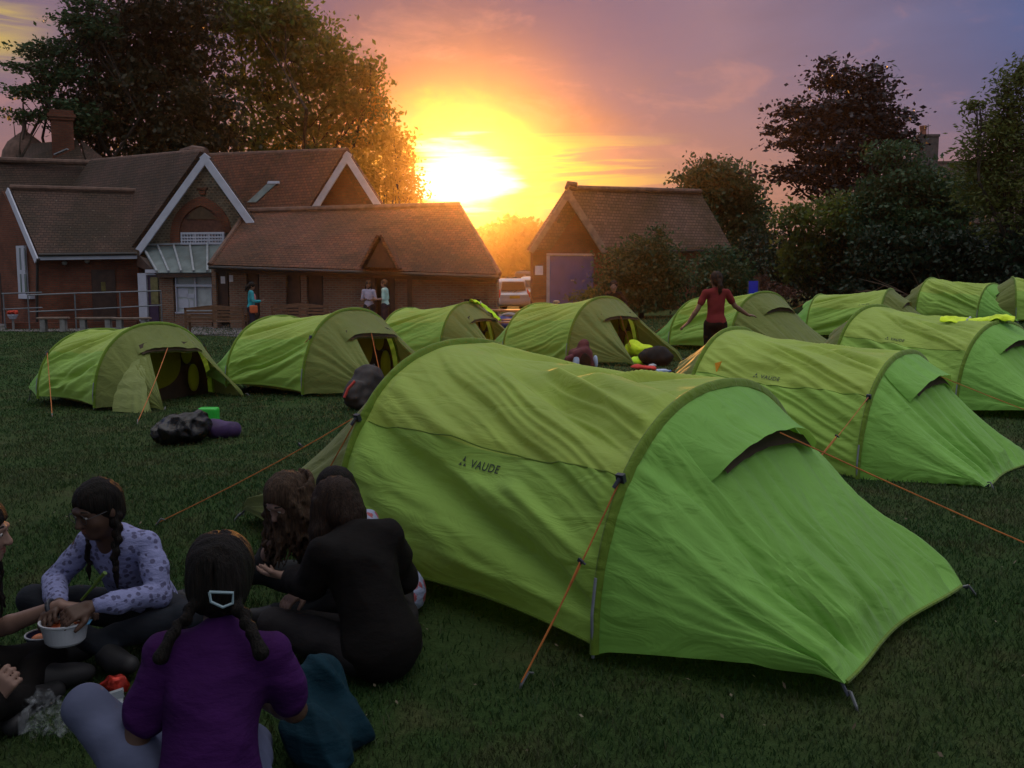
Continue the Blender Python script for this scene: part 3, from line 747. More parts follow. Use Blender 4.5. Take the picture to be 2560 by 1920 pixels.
def garage():
    S = empty('brick_garage', (0, 0, 0)); tag(S, 'small brick garage with blue double door and weathered tiled roof', 'garage')
    A, B = plan(1151, 39.6), plan(1308, 40.6); C = plan(1572, 44.2); Wf = Wall(A, B); Ws = Wall(B, C); ZB = -.5
    zl = P(1150, 537, 39.6).z; zr = P(1308, 545, 40.6).z; ap = Wf.px(1229, 418)
    def walls(m):
        d0, dz = Wf.px(1183, 549); d1, _ = Wf.px(1283, 549)
        za = zl; k = (ap[1] - zl) / ap[0]
        m.prism([Wf.pt(0, ZB), Wf.pt(d0, ZB), Wf.pt(d0, zl + k * d0), Wf.pt(0, zl)], .3)
        k2 = (ap[1] - zr) / (Wf.len - ap[0])
        m.prism([Wf.pt(d1, ZB), Wf.pt(Wf.len, ZB), Wf.pt(Wf.len, zr), Wf.pt(d1, zr + k2 * (Wf.len - d1))], .3)
        m.prism([Wf.pt(d0, dz), Wf.pt(d1, dz), Wf.pt(d1, zr + k2 * (Wf.len - d1)), Wf.pt(*ap), Wf.pt(d0, zl + k * d0)], .3)
        m.prism([Ws.pt(.003, ZB), Ws.pt(Ws.len, ZB), Ws.pt(Ws.len, zr + .16), Ws.pt(.003, zr + .16)], .3)
    part('wall', RED, S, walls)
    T, Lf, Rf = P(1228, 408, 39.7), P(1142, 541, 39.2), P(1313, 541, 40.2)
    bk = P(1513, 416, 44.0) - T; e2 = P(1582, 536, 44.0)
    def roof(m):
        m.prism([Rf, e2, T + bk, T], .16); m.prism([Lf, T, T + bk, Lf + bk][::-1], .16)
    rf = part('roof', TILE_OLD, S, roof)
    part('ridge', RIDGE, rf, lambda m: m.tube([T + Vector((0, 0, .04)), T + bk + Vector((0, 0, .04))], .12, 8))
    part('finial', RIDGE, rf, lambda m: m.tube([T + Vector((-.1, -.1, 0)), T + Vector((0, 0, .2)), T + Vector((.35, .1, .18))], [.08, .13, .1], 8))
    bg_ = plain('grey_barge', (.16, .13, .11), .8, .25, 4)
    part('barge_board', bg_, S, lambda m: board(m, T, Lf, .22, .06, Wf.n)); part('barge_board', bg_, S, lambda m: board(m, T + Vector((0, 0, .003)), Rf, .30, .056, Wf.n))
    part('gutter', BLACKM, S, lambda m: m.tube([Rf + Vector((.05, -.05, -.1)), e2 + Vector((0, -.05, -.1))], .07, 8))
    dr = part('door', plain('blue_door', (.05, .065, .20), .5, .15, 2), S, lambda m: (Wf.pbox(m, 1186, 553, 1233.5, 700, -.2, -.03), Wf.pbox(m, 1234.5, 553, 1282, 700, -.2, -.03)))
    part('handle', plain('steel', (.4, .4, .42), .35, metal=.8), dr, lambda m: Wf.pbox(m, 1234, 604, 1240, 607, -.03, .03))
    part('door_frame', plain('pale_frame', (.34, .33, .36), .6, .1), S, lambda m: (Wf.pbox(m, 1181, 547, 1284, 552, -.1, .03), Wf.pbox(m, 1181, 552, 1187, 700, -.1, .028)))
    part('notice', MATS['paper'], S, lambda m: Wf.pbox(m, 1156, 574, 1173, 594, 0, .02))
    part('security_light', BLACKM, S, lambda m: Wf.pbox(m, 1203, 472, 1211, 482, 0, .2))
garage()

def far_house():
    S = empty('far_house', (0, 0, 0)); tag(S, 'distant house showing only its chimney and roof top above the right hand trees', 'house')
    d = 62; c = P(2029, 300, d)
    part('wall', RED, S, lambda m: m.box((c.x + 3, d + 3, 2.4), (9, 6, 5.4)))
    zt = P(2029, 318, d).z
    rr = part('roof', TILE, S, lambda m: (m.prism([(c.x - 2, d - .6, 4.9), (c.x + 8, d - .6, 4.9), (c.x + 8, d + 3, zt - .5), (c.x - 2, d + 3, zt - .5)], .2), m.prism([(c.x + 8, d + 6.6, 4.9), (c.x - 2, d + 6.6, 4.9), (c.x - 2, d + 3, zt - .5), (c.x + 8, d + 3, zt - .5)], .2)))
    w = P(2050, 300, d).x - P(2007, 300, d).x; z1, z0 = P(2029, 285, d).z, P(2029, 335, d).z
    ch = part('chimney', plain('grey_brick', (.085, .075, .075), .9, .25, 4), rr, lambda m: (m.box((c.x, d + 2, (z1 + z0) / 2 - .4), (w, w * .8, z1 - z0 + .8)), m.box((c.x, d + 2, z1), (w * 1.08, w * .88, .15))))
    part('chimney_pot', plain('clay_pot', (.24, .09, .06), .8), ch, lambda m: m.lathe((P(2022, 300, d).x, d + 2, z1 + .06), [(.22, 0), (.19, .3), (.24, .55), (.24, .62), (.14, .62), (.12, .1), (0, .1)], 14))
    part('aerial', BLACKM, ch, lambda m: (m.tube([P(2005, 300, d), P(2005, 268, d)], .02, 5), m.tube([P(1998, 275, d), P(2010, 271, d)], .02, 5), m.tube([P(1998, 272, d), P(1998, 279, d)], .015, 5)))
far_house()

# ------------------------------------------------------------------ trees, bushes, hedge
def leafmat(name, dark, light, trans=.45, tcol=None):
    m, t, out = newmat(name)
    g = t.nodes.new('ShaderNodeNewGeometry'); rnd = g.outputs['Random Per Island']
    f = noise(t, coord(t, 'Object'), .55, 4, .6)
    col = mixc(math_('ADD', math_('MULTIPLY', rnd, .6, tree=t), math_('MULTIPLY', sm(f, .35, .65, t), .4, tree=t), tree=t), dark, light, t)
    b = t.nodes.new('ShaderNodeBsdfPrincipled'); t.links.new(col, b.inputs['Base Color']); b.inputs['Roughness'].default_value = .55; b.inputs['Specular IOR Level'].default_value = .3
    tr = t.nodes.new('ShaderNodeBsdfTranslucent'); tr.inputs[0].default_value = (*(tcol or light), 1)
    mx = t.nodes.new('ShaderNodeMixShader'); mx.inputs[0].default_value = trans; t.links.new(b.outputs[0], mx.inputs[1]); t.links.new(tr.outputs[0], mx.inputs[2])
    t.links.new(mx.outputs[0], out.inputs[0]); return m
BARK = plain('bark', (.035, .027, .020), .95, .4, 6, .8, 12)
LG = leafmat('green_leaves', (.040, .062, .018), (.10, .125, .038), tcol=(.16, .20, .03))
LB = leafmat('bronze_leaves', (.020, .021, .010), (.052, .048, .020), .3)
LP = leafmat('purple_leaves', (.009, .009, .011), (.022, .019, .024), .05)
LD = leafmat('dark_green_leaves', (.016, .046, .020), (.048, .098, .036), .3)
LY = leafmat('yellow_green_leaves', (.05, .075, .015), (.12, .14, .03), .4)
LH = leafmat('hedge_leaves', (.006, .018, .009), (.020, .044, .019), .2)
LS = leafmat('sun_tinted_leaves', (.06, .06, .012), (.14, .12, .02), .6, tcol=(.50, .34, .03))  # golden sunlight is put into this leaf colour
LR = leafmat('russet_twigs', (.05, .018, .012), (.10, .036, .02), .2)

LEAF_N, LEAF_S = 2.0, .56
def leaves(blobs, r, size, flat=1.0, droop=0.0, clump=.35, aspect=.55):
    """blobs: (centre, radii, leaf count, clump count). Leaves gather in clumps near the shell of each blob."""
    Cs = []; Ns = []
    for c, rad, n, k in blobs:
        c = np.array(c); rad = np.array(rad); n = int(n * LEAF_N); k = int(k * 1.5)
        v = r.normal(size=(k, 3)); v /= np.linalg.norm(v, axis=1)[:, None]
        cc = v * (r.random((k, 1)) ** .42) * (1 + .10 * r.normal(size=(k, 1)))
        pick = r.integers(0, k, n); s = clump * (.6 + .8 * r.random((k, 1)))[pick]
        q = r.normal(size=(n, 3)) * s / np.maximum(rad.mean(), .5)
        q[:, 2] *= .55; q *= .85
        Cs.append(c + (cc[pick] + q) * rad); Ns.append(v[pick])
    C = np.concatenate(Cs); Nn = np.concatenate(Ns); n = len(C)
    a = r.normal(size=(n, 3)); a[:, 2] = a[:, 2] * flat - droop; a += Nn * .4; a /= np.linalg.norm(a, axis=1)[:, None]
    b = np.cross(a, r.normal(size=(n, 3))); b /= np.linalg.norm(b, axis=1)[:, None]
    s = (size * LEAF_S * (.5 + 1.0 * r.random(n)))[:, None]
    V = np.empty((n, 4, 3), np.float32)
    V[:, 0] = C - a * s; V[:, 1] = C + b * s * aspect; V[:, 2] = C + a * s; V[:, 3] = C - b * s * aspect
    return V.reshape(-1, 3), np.arange(n * 4, dtype=np.int32).reshape(n, 4)
def thin(bs, k): return [(c, r_, int(n * k), int(q * .8)) for c, r_, n, q in bs]
def tree(name, label, cat, base, blobs, mat, size, seed, trunk_r=.25, group=None, twigs=6, flat=1.0, droop=0.0, clump=.45, fork=.35, aspect=.55, extra=None, density=1.0):
    r = np.random.default_rng(seed)
    o = empty(name, base); tag(o, label, cat, group)
    B = np.array(base)
    m = MB()
    tops = [np.array(b[0]) - B for b in blobs]
    top = np.mean(tops, 0); hub = np.array([top[0] * .3, top[1] * .3, max(top[2] * fork, .3)])
    m.tube([(0, 0, -.3), tuple(hub * [.4, .4, .5]), tuple(hub)], [trunk_r * 1.25, trunk_r, trunk_r * .8], 9)
    for t, b in zip(tops, blobs):
        mid = hub + (t - hub) * .5 + r.normal(size=3) * .12 * np.linalg.norm(t - hub) * np.array([1, 1, .3])
        m.tube([tuple(hub), tuple(mid), tuple(t)], [trunk_r * .40, trunk_r * .24, trunk_r * .08], 6)
        for _ in range(twigs):
            v = r.normal(size=3); v /= np.linalg.norm(v); v[2] = abs(v[2]) * .6
            e = t + v * np.array(b[1]) * .9; s = mid + (t - mid) * r.random()
            m.tube([tuple(s), tuple((s + e) / 2 + r.normal(size=3) * .1), tuple(e)], [trunk_r * .13, trunk_r * .09, trunk_r * .03], 4, False)
    m.build('trunk', BARK, o)
    V, F = leaves([((np.array(b[0]) - B), *b[1:]) for b in thin(blobs, density)], r, size, flat, droop, clump, aspect)
    npmesh('crown', V, F, mat, parent=o, smooth=False)
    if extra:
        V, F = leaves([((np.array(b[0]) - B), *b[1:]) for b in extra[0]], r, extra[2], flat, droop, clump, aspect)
        npmesh('sun_tinted_foliage', V, F, extra[1], parent=o, smooth=False)
    return o
def bl(x, y, d, rx, rz, n, k, ry=None):
    """crown lobe seen at survey (x, y), d metres off, rx by rz survey pixels"""
    s = d / FPX * K; p = P(x, y, d); return (tuple(p), (rx * s, (ry or rx * .8) * s, rz * s), n, k)
def gp(x, d): p = P(x, 600, d); return (p.x, d, gz(p.x, d) - .05)

D = 52
tree('copper_beech', 'huge dark bronze tree rising behind the school hall, trunk hidden by the roofs', 'tree', gp(330, D),
     [bl(300, 240, D, 150, 110, 5200, 150), bl(250, 110, D, 95, 90, 3200, 110), bl(380, 110, D + 1, 110, 110, 4200, 120), bl(330, 10, D, 150, 80, 4000, 110), bl(430, 260, D - 1, 90, 80, 2600, 80), bl(210, 260, D, 80, 70, 1900, 60), bl(400, 330, D, 130, 50, 2200, 60)],
     LB, .26, 11, .4, clump=.5, density=.62)
tree('spreading_tree', 'loose tree with feathery layered branches reaching out at the left edge', 'tree', gp(150, D - 3),
     [bl(120, 160, D - 3, 60, 22, 620, 26), bl(70, 110, D - 3, 40, 16, 240, 14), bl(80, 195, D - 3, 55, 16, 380, 18), bl(130, 110, D - 3, 45, 30, 420, 20), bl(60, 250, D - 3, 45, 14, 230, 12), bl(150, 250, D - 3, 60, 40, 700, 26), bl(60, 145, D - 3, 40, 9, 160, 9), bl(190, 60, D - 3, 50, 30, 420, 20), bl(165, 45, D - 3, 40, 12, 180, 10), bl(180, 15, D - 3, 40, 20, 260, 12)],
     LD, .20, 12, .3, flat=.35, clump=.35)
D2 = 56
tree('broad_tree', 'huge broad green tree left of the setting sun, sky showing through its crown', 'tree', gp(640, D2),
     [bl(560, 60, D2, 100, 75, 2700, 85), bl(650, 110, D2, 100, 80, 2600, 85), bl(740, 170, D2, 70, 70, 1600, 55), bl(780, 240, D2, 58, 55, 1000, 42), bl(560, 190, D2, 90, 75, 1500, 52), bl(660, 240, D2, 100, 65, 1500, 50), bl(560, 295, D2, 95, 50, 1000, 40), bl(700, 310, D2, 90, 45, 1000, 40), bl(500, 20, D2, 70, 60, 1400, 48), bl(620, 20, D2, 60, 40, 900, 32), bl(800, 160, D2, 36, 36, 380, 16)],
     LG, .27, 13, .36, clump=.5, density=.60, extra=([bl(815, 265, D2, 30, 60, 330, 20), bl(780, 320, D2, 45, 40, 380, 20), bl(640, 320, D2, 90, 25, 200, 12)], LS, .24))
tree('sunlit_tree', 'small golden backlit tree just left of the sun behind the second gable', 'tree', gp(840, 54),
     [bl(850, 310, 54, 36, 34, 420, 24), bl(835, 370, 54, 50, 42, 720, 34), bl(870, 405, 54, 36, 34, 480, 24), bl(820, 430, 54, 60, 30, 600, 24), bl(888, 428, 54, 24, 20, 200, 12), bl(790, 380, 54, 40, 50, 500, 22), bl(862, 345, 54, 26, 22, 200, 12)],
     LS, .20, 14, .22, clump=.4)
tree('domed_tree', 'dense dark dome shaped tree directly behind the brick garage', 'tree', gp(1570, 50),
     [bl(1555, 420, 50, 85, 75, 3400, 70), bl(1600, 500, 50, 75, 90, 3000, 60), bl(1540, 385, 50, 55, 40, 1200, 34), bl(1640, 560, 50, 45, 70, 1600, 40), bl(1500, 420, 50, 45, 45, 1000, 30), bl(1560, 560, 50, 90, 80, 2200, 50)],
     LD, .20, 15, .4, clump=.4)
tree('copper_maple', 'purple leaved maple standing clear against the sky on the right', 'tree', gp(1830, 44),
     [bl(1800, 170, 44, 38, 40, 560, 26), bl(1885, 180, 44, 45, 42, 640, 28), bl(1840, 240, 44, 95, 50, 1900, 60), bl(1770, 255, 44, 70, 38, 900, 36), bl(1910, 270, 44, 65, 50, 1100, 42), bl(1830, 320, 44, 120, 48, 2200, 66), bl(1730, 300, 44, 55, 24, 420, 18), bl(1700, 375, 44, 42, 20, 300, 14), bl(1760, 380, 44, 85, 32, 800, 32), bl(1880, 370, 44, 80, 45, 1100, 36), bl(1950, 310, 44, 32, 24, 240, 12), bl(1815, 420, 44, 90, 26, 420, 18), bl(1700, 235, 44, 28, 14, 130, 8), bl(1680, 280, 44, 26, 10, 110, 7)],
     LP, .21, 16, .22, density=.72, flat=.45, clump=.38, fork=.5)
tree('young_tree', 'slender green tree under the purple maple with light between its leaves', 'tree', gp(1775, 38),
     [bl(1790, 480, 38, 75, 50, 1300, 44), bl(1730, 455, 38, 36, 24, 260, 14), bl(1740, 545, 38, 52, 60, 900, 34), bl(1830, 450, 38, 50, 36, 700, 26), bl(1690, 480, 38, 26, 16, 120, 8), bl(1850, 540, 38, 60, 60, 1100, 34), bl(1700, 560, 38, 20, 40, 240, 12)],
     LG, .15, 17, .13, clump=.34)
tree('bushy_tree', 'dark green bushy tree in front of the distant chimney', 'tree', gp(2000, 36),
     [bl(1955, 395, 36, 70, 52, 1900, 50), bl(2045, 425, 36, 85, 62, 2300, 56), bl(1990, 490, 36, 130, 90, 3600, 80), bl(1930, 330, 36, 36, 24, 420, 16), bl(1900, 470, 36, 60, 70, 1500, 36)],
     LD, .15, 18, .25, clump=.36)
tree('tall_conifer', 'tall feathery yellow green conifer cut off by the right edge', 'tree', gp(2190, 31),
     [bl(2190, 210, 31, 40, 60, 900, 36), bl(2150, 290, 31, 55, 46, 1200, 42), bl(2120, 345, 31, 42, 30, 640, 26), bl(2215, 300, 31, 60, 80, 1400, 40), bl(2165, 400, 31, 80, 70, 1900, 50), bl(2215, 480, 31, 80, 80, 1600, 36), bl(2110, 225, 31, 26, 12, 120, 8), bl(2290, 330, 31, 60, 120, 1600, 36), bl(2205, 165, 31, 14, 30, 220, 10)],
     LY, .15, 19, .2, density=.9, flat=.6, clump=.3, aspect=.35)
# hedge line under the trees: separate dark shrubs
hl = ['dark shrub below the purple maple, trunks showing at its foot', 'dark shrub between the young tree and the bushy tree', 'black green shrub under the bushy tree', 'black green shrub left of the tall conifer', 'black green shrub below the tall conifer', 'dark shrub at the right edge behind the farthest tents', 'dark shrub beside the garage hidden by the domed tree']
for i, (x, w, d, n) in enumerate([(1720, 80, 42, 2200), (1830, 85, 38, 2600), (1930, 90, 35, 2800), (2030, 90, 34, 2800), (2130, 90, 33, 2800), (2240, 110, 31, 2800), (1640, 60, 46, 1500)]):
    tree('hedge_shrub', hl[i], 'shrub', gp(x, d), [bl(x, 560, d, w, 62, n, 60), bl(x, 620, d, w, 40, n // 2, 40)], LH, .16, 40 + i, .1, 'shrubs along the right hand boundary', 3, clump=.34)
# screen hedge to the right beyond the frame edge and a far wood under the sun
tree('round_bush', 'big rounded green bush in front of the garage side wall', 'bush', gp(1385, 34),
     [bl(1385, 580, 34, 80, 62, 2600, 70), bl(1400, 530, 34, 50, 36, 800, 30), bl(1330, 610, 34, 45, 50, 900, 34), bl(1450, 610, 34, 55, 50, 1300, 40), bl(1380, 650, 34, 90, 30, 1500, 40), bl(1425, 505, 34, 20, 20, 160, 8)], LD, .12, 60, .1, clump=.28)
tree('round_bush', 'smaller bush by the back corner of the garage, right of the big rounded bush', 'bush', gp(1550, 35),
     [bl(1555, 580, 35, 55, 50, 1300, 40), bl(1540, 630, 35, 65, 40, 1200, 36), bl(1600, 620, 35, 35, 40, 600, 20)], LD, .12, 61, .08, clump=.28)
tree('low_bush', 'low light green bush growing against the blue garage door', 'bush', gp(1268, 38),
     [bl(1265, 645, 38, 30, 18, 420, 18), bl(1285, 635, 38, 18, 14, 200, 9)], LY, .10, 62, .03, clump=.25)
tree('dead_bush', 'russet dead bush to the right of the blue folding chair', 'bush', gp(1672, 28),
     [bl(1665, 625, 28, 28, 22, 420, 18), bl(1690, 635, 28, 30, 14, 320, 14), bl(1645, 605, 28, 16, 18, 200, 9)], LR, .09, 63, .03, clump=.22, aspect=.2)
def wood():
    r = np.random.default_rng(77); bs = []
    for x in range(880, 1240, 22):
        h = 490 + 8 * math.sin(x * .05) + r.normal() * 6 + (18 if x < 1040 else 0); d = 150 + 12 * r.random()
        bs.append(bl(x, h + 40, d, 24, 38, 500, 26)); bs.append(bl(x, h + 95, d, 24, 40, 200, 14))
    for x in list(range(-200, 880, 60)) + list(range(1240, 2700, 60)):
        bs.append(bl(x, 600, 190, 50, 60, 160, 14))
    V, F = leaves(bs, r, 1.0, clump=1.2); tag(npmesh('distant_wood', V, F, LG, smooth=False), kind='stuff')
wood()
# tree added out of view behind the camera to shade the near left corner
B_ = (-4.6, -2.6, gz(-4.6, -2.6) - .05)
tree('added_shade_tree', 'unseen leafy tree added behind the camera to shade the sitting group', 'tree', B_,
     [((-3.4, 1.2, 5.8), (2.2, 2.0, 1.2), 1900, 50), ((-5.2, 3.4, 5.8), (2.2, 2.0, 1.2), 1500, 44), ((-2.4, -2.0, 6.2), (2.6, 2.4, 1.6), 1900, 50), ((-6.6, -1.0, 6.4), (2.6, 2.6, 1.8), 1900, 50), ((-4.2, -3.5, 7.6), (3.2, 3.2, 2.0), 2000, 50)],
     LG, .18, 91, .3, density=1.7, clump=.45)

# ------------------------------------------------------------------ tents
def fabric(name, col, tcol, trans=.34, rough=.62):
    m, t, out = newmat(name)
    c = coord(t, 'Object')
    mp = t.nodes.new('ShaderNodeMapping'); mp.inputs['Scale'].default_value = (3, 9, 9); mp.inputs['Rotation'].default_value = (0, .5, .35); t.links.new(c, mp.inputs[0])
    crk = noise(t, mp.outputs[0], 1.0, 3, .5, 1.2); fine = noise(t, c, 26, 5, .65, .8); blot = noise(t, c, 2.2, 4, .6)
    colr = mixc(sm(blot, .3, .7, t), tuple(k * .88 for k in col), tuple(min(1, k * 1.08) for k in col), t)
    b = t.nodes.new('ShaderNodeBsdfPrincipled'); t.links.new(colr, b.inputs['Base Color']); b.inputs['Roughness'].default_value = rough
    b.inputs['Specular IOR Level'].default_value = .18; b.inputs['Sheen Weight'].default_value = .15
    h = math_('ADD', math_('MULTIPLY', crk, 1.0, tree=t), math_('MULTIPLY', fine, .10, tree=t), tree=t)
    nb = bumpify(t, h, .55, .03); t.links.new(nb, b.inputs['Normal'])
    tr = t.nodes.new('ShaderNodeBsdfTranslucent'); tr.inputs[0].default_value = (*tcol, 1); t.links.new(nb, tr.inputs['Normal'])
    mx = t.nodes.new('ShaderNodeMixShader'); mx.inputs[0].default_value = trans; t.links.new(b.outputs[0], mx.inputs[1]); t.links.new(tr.outputs[0], mx.inputs[2])
    t.links.new(mx.outputs[0], out.inputs[0]); MATS[name] = m; return m
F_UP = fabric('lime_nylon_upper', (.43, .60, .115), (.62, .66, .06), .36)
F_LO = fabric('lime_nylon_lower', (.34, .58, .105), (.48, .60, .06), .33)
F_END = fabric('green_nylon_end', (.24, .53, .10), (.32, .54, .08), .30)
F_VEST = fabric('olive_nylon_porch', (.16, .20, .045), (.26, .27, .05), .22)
F_SLV = fabric('sleeve_nylon', (.15, .25, .025), (.22, .32, .02), .18)
F_IN = fabric('inner_tent', (.34, .34, .02), (.62, .60, .02), .5)
F_LIME = fabric('lime_mesh_pocket', (.38, .42, .01), (.60, .62, .01), .5)
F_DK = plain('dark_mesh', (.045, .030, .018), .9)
ORANGE = plain('orange_cord', (.42, .13, .028), .7, .2, 20)
POLE = plain('grey_pole', (.22, .24, .28), .4, .15, 8, metal=.3)
PEG = plain('alloy_peg', (.16, .17, .18), .4, .1, metal=.6)
BUCK = plain('dark_buckle', (.03, .035, .05), .4)
MARK = plain('printed_mark', (.030, .055, .025), .6, .1)
wB, hB, wS, hS, LT, FE, wF, VE, wV = .89, 1.075, .93, .935, 1.56, .84, .68, 1.21, .60
def hoop_pt(w, h, a):
    c, s = np.cos(a), np.sin(a)
    return w * np.sign(c) * np.abs(c) ** .9, h * np.maximum(s, 0) ** .85
def noise1(seed, n=40):
    r = np.random.default_rng(seed); v = r.random(n)
    def f(x):
        x = np.mod(x, n); i = np.floor(x).astype(int); t = x - i; t = t * t * (3 - 2 * t)
        return v[i % n] * (1 - t) + v[(i + 1) % n] * t
    return f
def ridge(f, x): return 1 - np.abs(2 * f(x) - 1) ** 1.8
def canopy_pos(u, a, dims, seed, wr=1.0, flat=None):
    """u 0..1 from the tall hoop to the low hoop, a 0..pi across"""
    wb, hb = dims; u = np.asarray(u, float); a = np.asarray(a, float)
    e = 4 * u * (1 - u)
    sag = .085 * e * (.35 + .65 * np.sin(a) ** 2)
    w = wb + (wS - wb) * u - .055 * e; h = hb + (hS - hb) * u
    y, z = hoop_pt(w, h, a); rr = np.sqrt(y * y + z * z) + 1e-6
    y = y * (1 - sag * .55); z = z * (1 - sag)
    lift = .035 + .03 * e
    z = z + lift * np.exp(-z / .12)
    n1, n2, n3 = noise1(seed), noise1(seed + 1), noise1(seed + 2)
    aa = np.minimum(a, np.pi - a); side = (a > np.pi / 2) * 17.3
    # folds fan out from the foot of the low hoop and run diagonally up to the tall hoop
    q = aa * (1 + .30 * u) + .62 * u + .05 * np.sin(5 * u + 3 * aa)
    big = ridge(n1, q * 6.0 + side + .5 * n2(u * 3 + side)) - .5
    med = ridge(n3, q * 14 + side + 1.3 * n2(u * 5 + 3)) - .5
    ed = np.clip(u / .05, 0, 1) * np.clip((1 - u) / .05, 0, 1)
    amp = ed * (.35 + .65 * e) * np.clip(aa / .12, .15, 1)
    mask = .45 + .75 * n2(q * 2.3 + side + 9)
    d = wr * amp * mask * (.135 * big + .052 * med * np.clip((1.45 - aa) / .3, .25, 1))
    # horizontal slack creases low down
    d += wr * ed * .012 * (ridge(n2, aa * 16 + 2 * u + side) - .5) * np.exp(-aa / .5)
    d = d * np.clip((1.571 - aa) / .14, 0, 1)
    if flat: d = d * (1 - .97 * np.exp(-((u - flat[0]) / .15) ** 4 - ((a - flat[1]) / .11) ** 4))
    ny, nz = y / rr, z / rr
    return np.stack([u * LT + 0 * a, y + ny * d, z + nz * d], -1)
def grid_faces(n, m):
    I = np.arange(n * m).reshape(n, m)
    return np.stack([I[:-1, :-1], I[1:, :-1], I[1:, 1:], I[:-1, 1:]], -1).reshape(-1, 4)
A_SEAM = .69
def end_pos(t, a, w, h, length, wc, a1, a2, seed, sgn, x0, wr=1.0):
    """panel from a hoop (t=0) to a ground edge with two corners (t=1)"""
    t = np.asarray(t, float); a = np.asarray(a, float)
    y0, z0 = hoop_pt(w, h, a)
    s = np.clip((a - a1) / (a2 - a1), 0, 1)
    yc = wc * (1 - 2 * s); xc = length - .05 * np.sin(np.pi * s) ** 2 * (1 if a2 - a1 < 2.4 else .6)
    bow = np.sin(np.pi * t)
    y = y0 + (yc - y0) * t; z = z0 * (1 - t) + .045 * t; x = xc * t
    zc = np.clip(z0 / h, 0, 1)
    z = z - .035 * bow * zc * h + .02 * np.exp(-z / .1) * bow
    n1, n2 = noise1(seed), noise1(seed + 5)
    q = ridge(n1, a * 7 + .6 * n2(t * 3) + 3) - .5; q2 = ridge(n2, a * 19 + 1.5 * n1(t * 4 + 7)) - .5
    fan = t ** 1.1 * np.clip((1 - t) / .12, 0, 1)
    d = wr * (.105 * q + .042 * q2) * np.maximum(fan, .35 * np.clip(t / .06, 0, 1) * np.clip((1 - t) / .12, 0, 1)) * (.5 + .8 * n2(a * 3 + 1))
    return np.stack([x0 + sgn * x + d * .45 * sgn, y + d * .35 * np.sign(y0), z + np.maximum(d, -z) * .8], -1)
def sweep_band(path, nrm, ax, prof):
    """sweep (along ax, along nrm) profile over a path"""
    n = len(path); k = len(prof)
    V = np.stack([path + nrm * pz + np.asarray(ax) * px for px, pz in prof], 1).reshape(-1, 3)
    return V, grid_faces(n, k)
def tube_np(pts, r, n=6):
    m = MB(); m.tube(pts, r, n); return m
LOGO = None
def logo_pts():
    """flat 2-D outline mesh of the printed word and its triangle mark, width about 1 unit"""
    global LOGO
    if LOGO: return LOGO
    cu = bpy.data.curves.new('printed_word', 'FONT'); cu.body = 'VAUDE'; cu.size = .30; cu.space_character = 1.12; cu.offset = .004
    o = bpy.data.objects.new('printed_word', cu); COL.objects.link(o)
    dg = bpy.context.evaluated_depsgraph_get(); me = bpy.data.meshes.new_from_object(o.evaluated_get(dg))
    V = [(v.co.x * .74 + .30, v.co.y) for v in me.vertices]; Fc = [tuple(p.vertices) for p in me.polygons]
    bpy.data.objects.remove(o); bpy.data.curves.remove(cu)
    def tri(pts):
        i = len(V); V.extend(pts); Fc.append(tuple(range(i, i + len(pts))))
    tri([(.0, .0), (.085, .0), (.045, .085)]); tri([(.115, .0), (.20, .0), (.155, .085)]); tri([(.06, .12), (.14, .12), (.10, .27)]); tri([(.0, .0), (.045, .085), (.06, .085), (.02, .0)])
    LOGO = (np.array(V), Fc); return LOGO

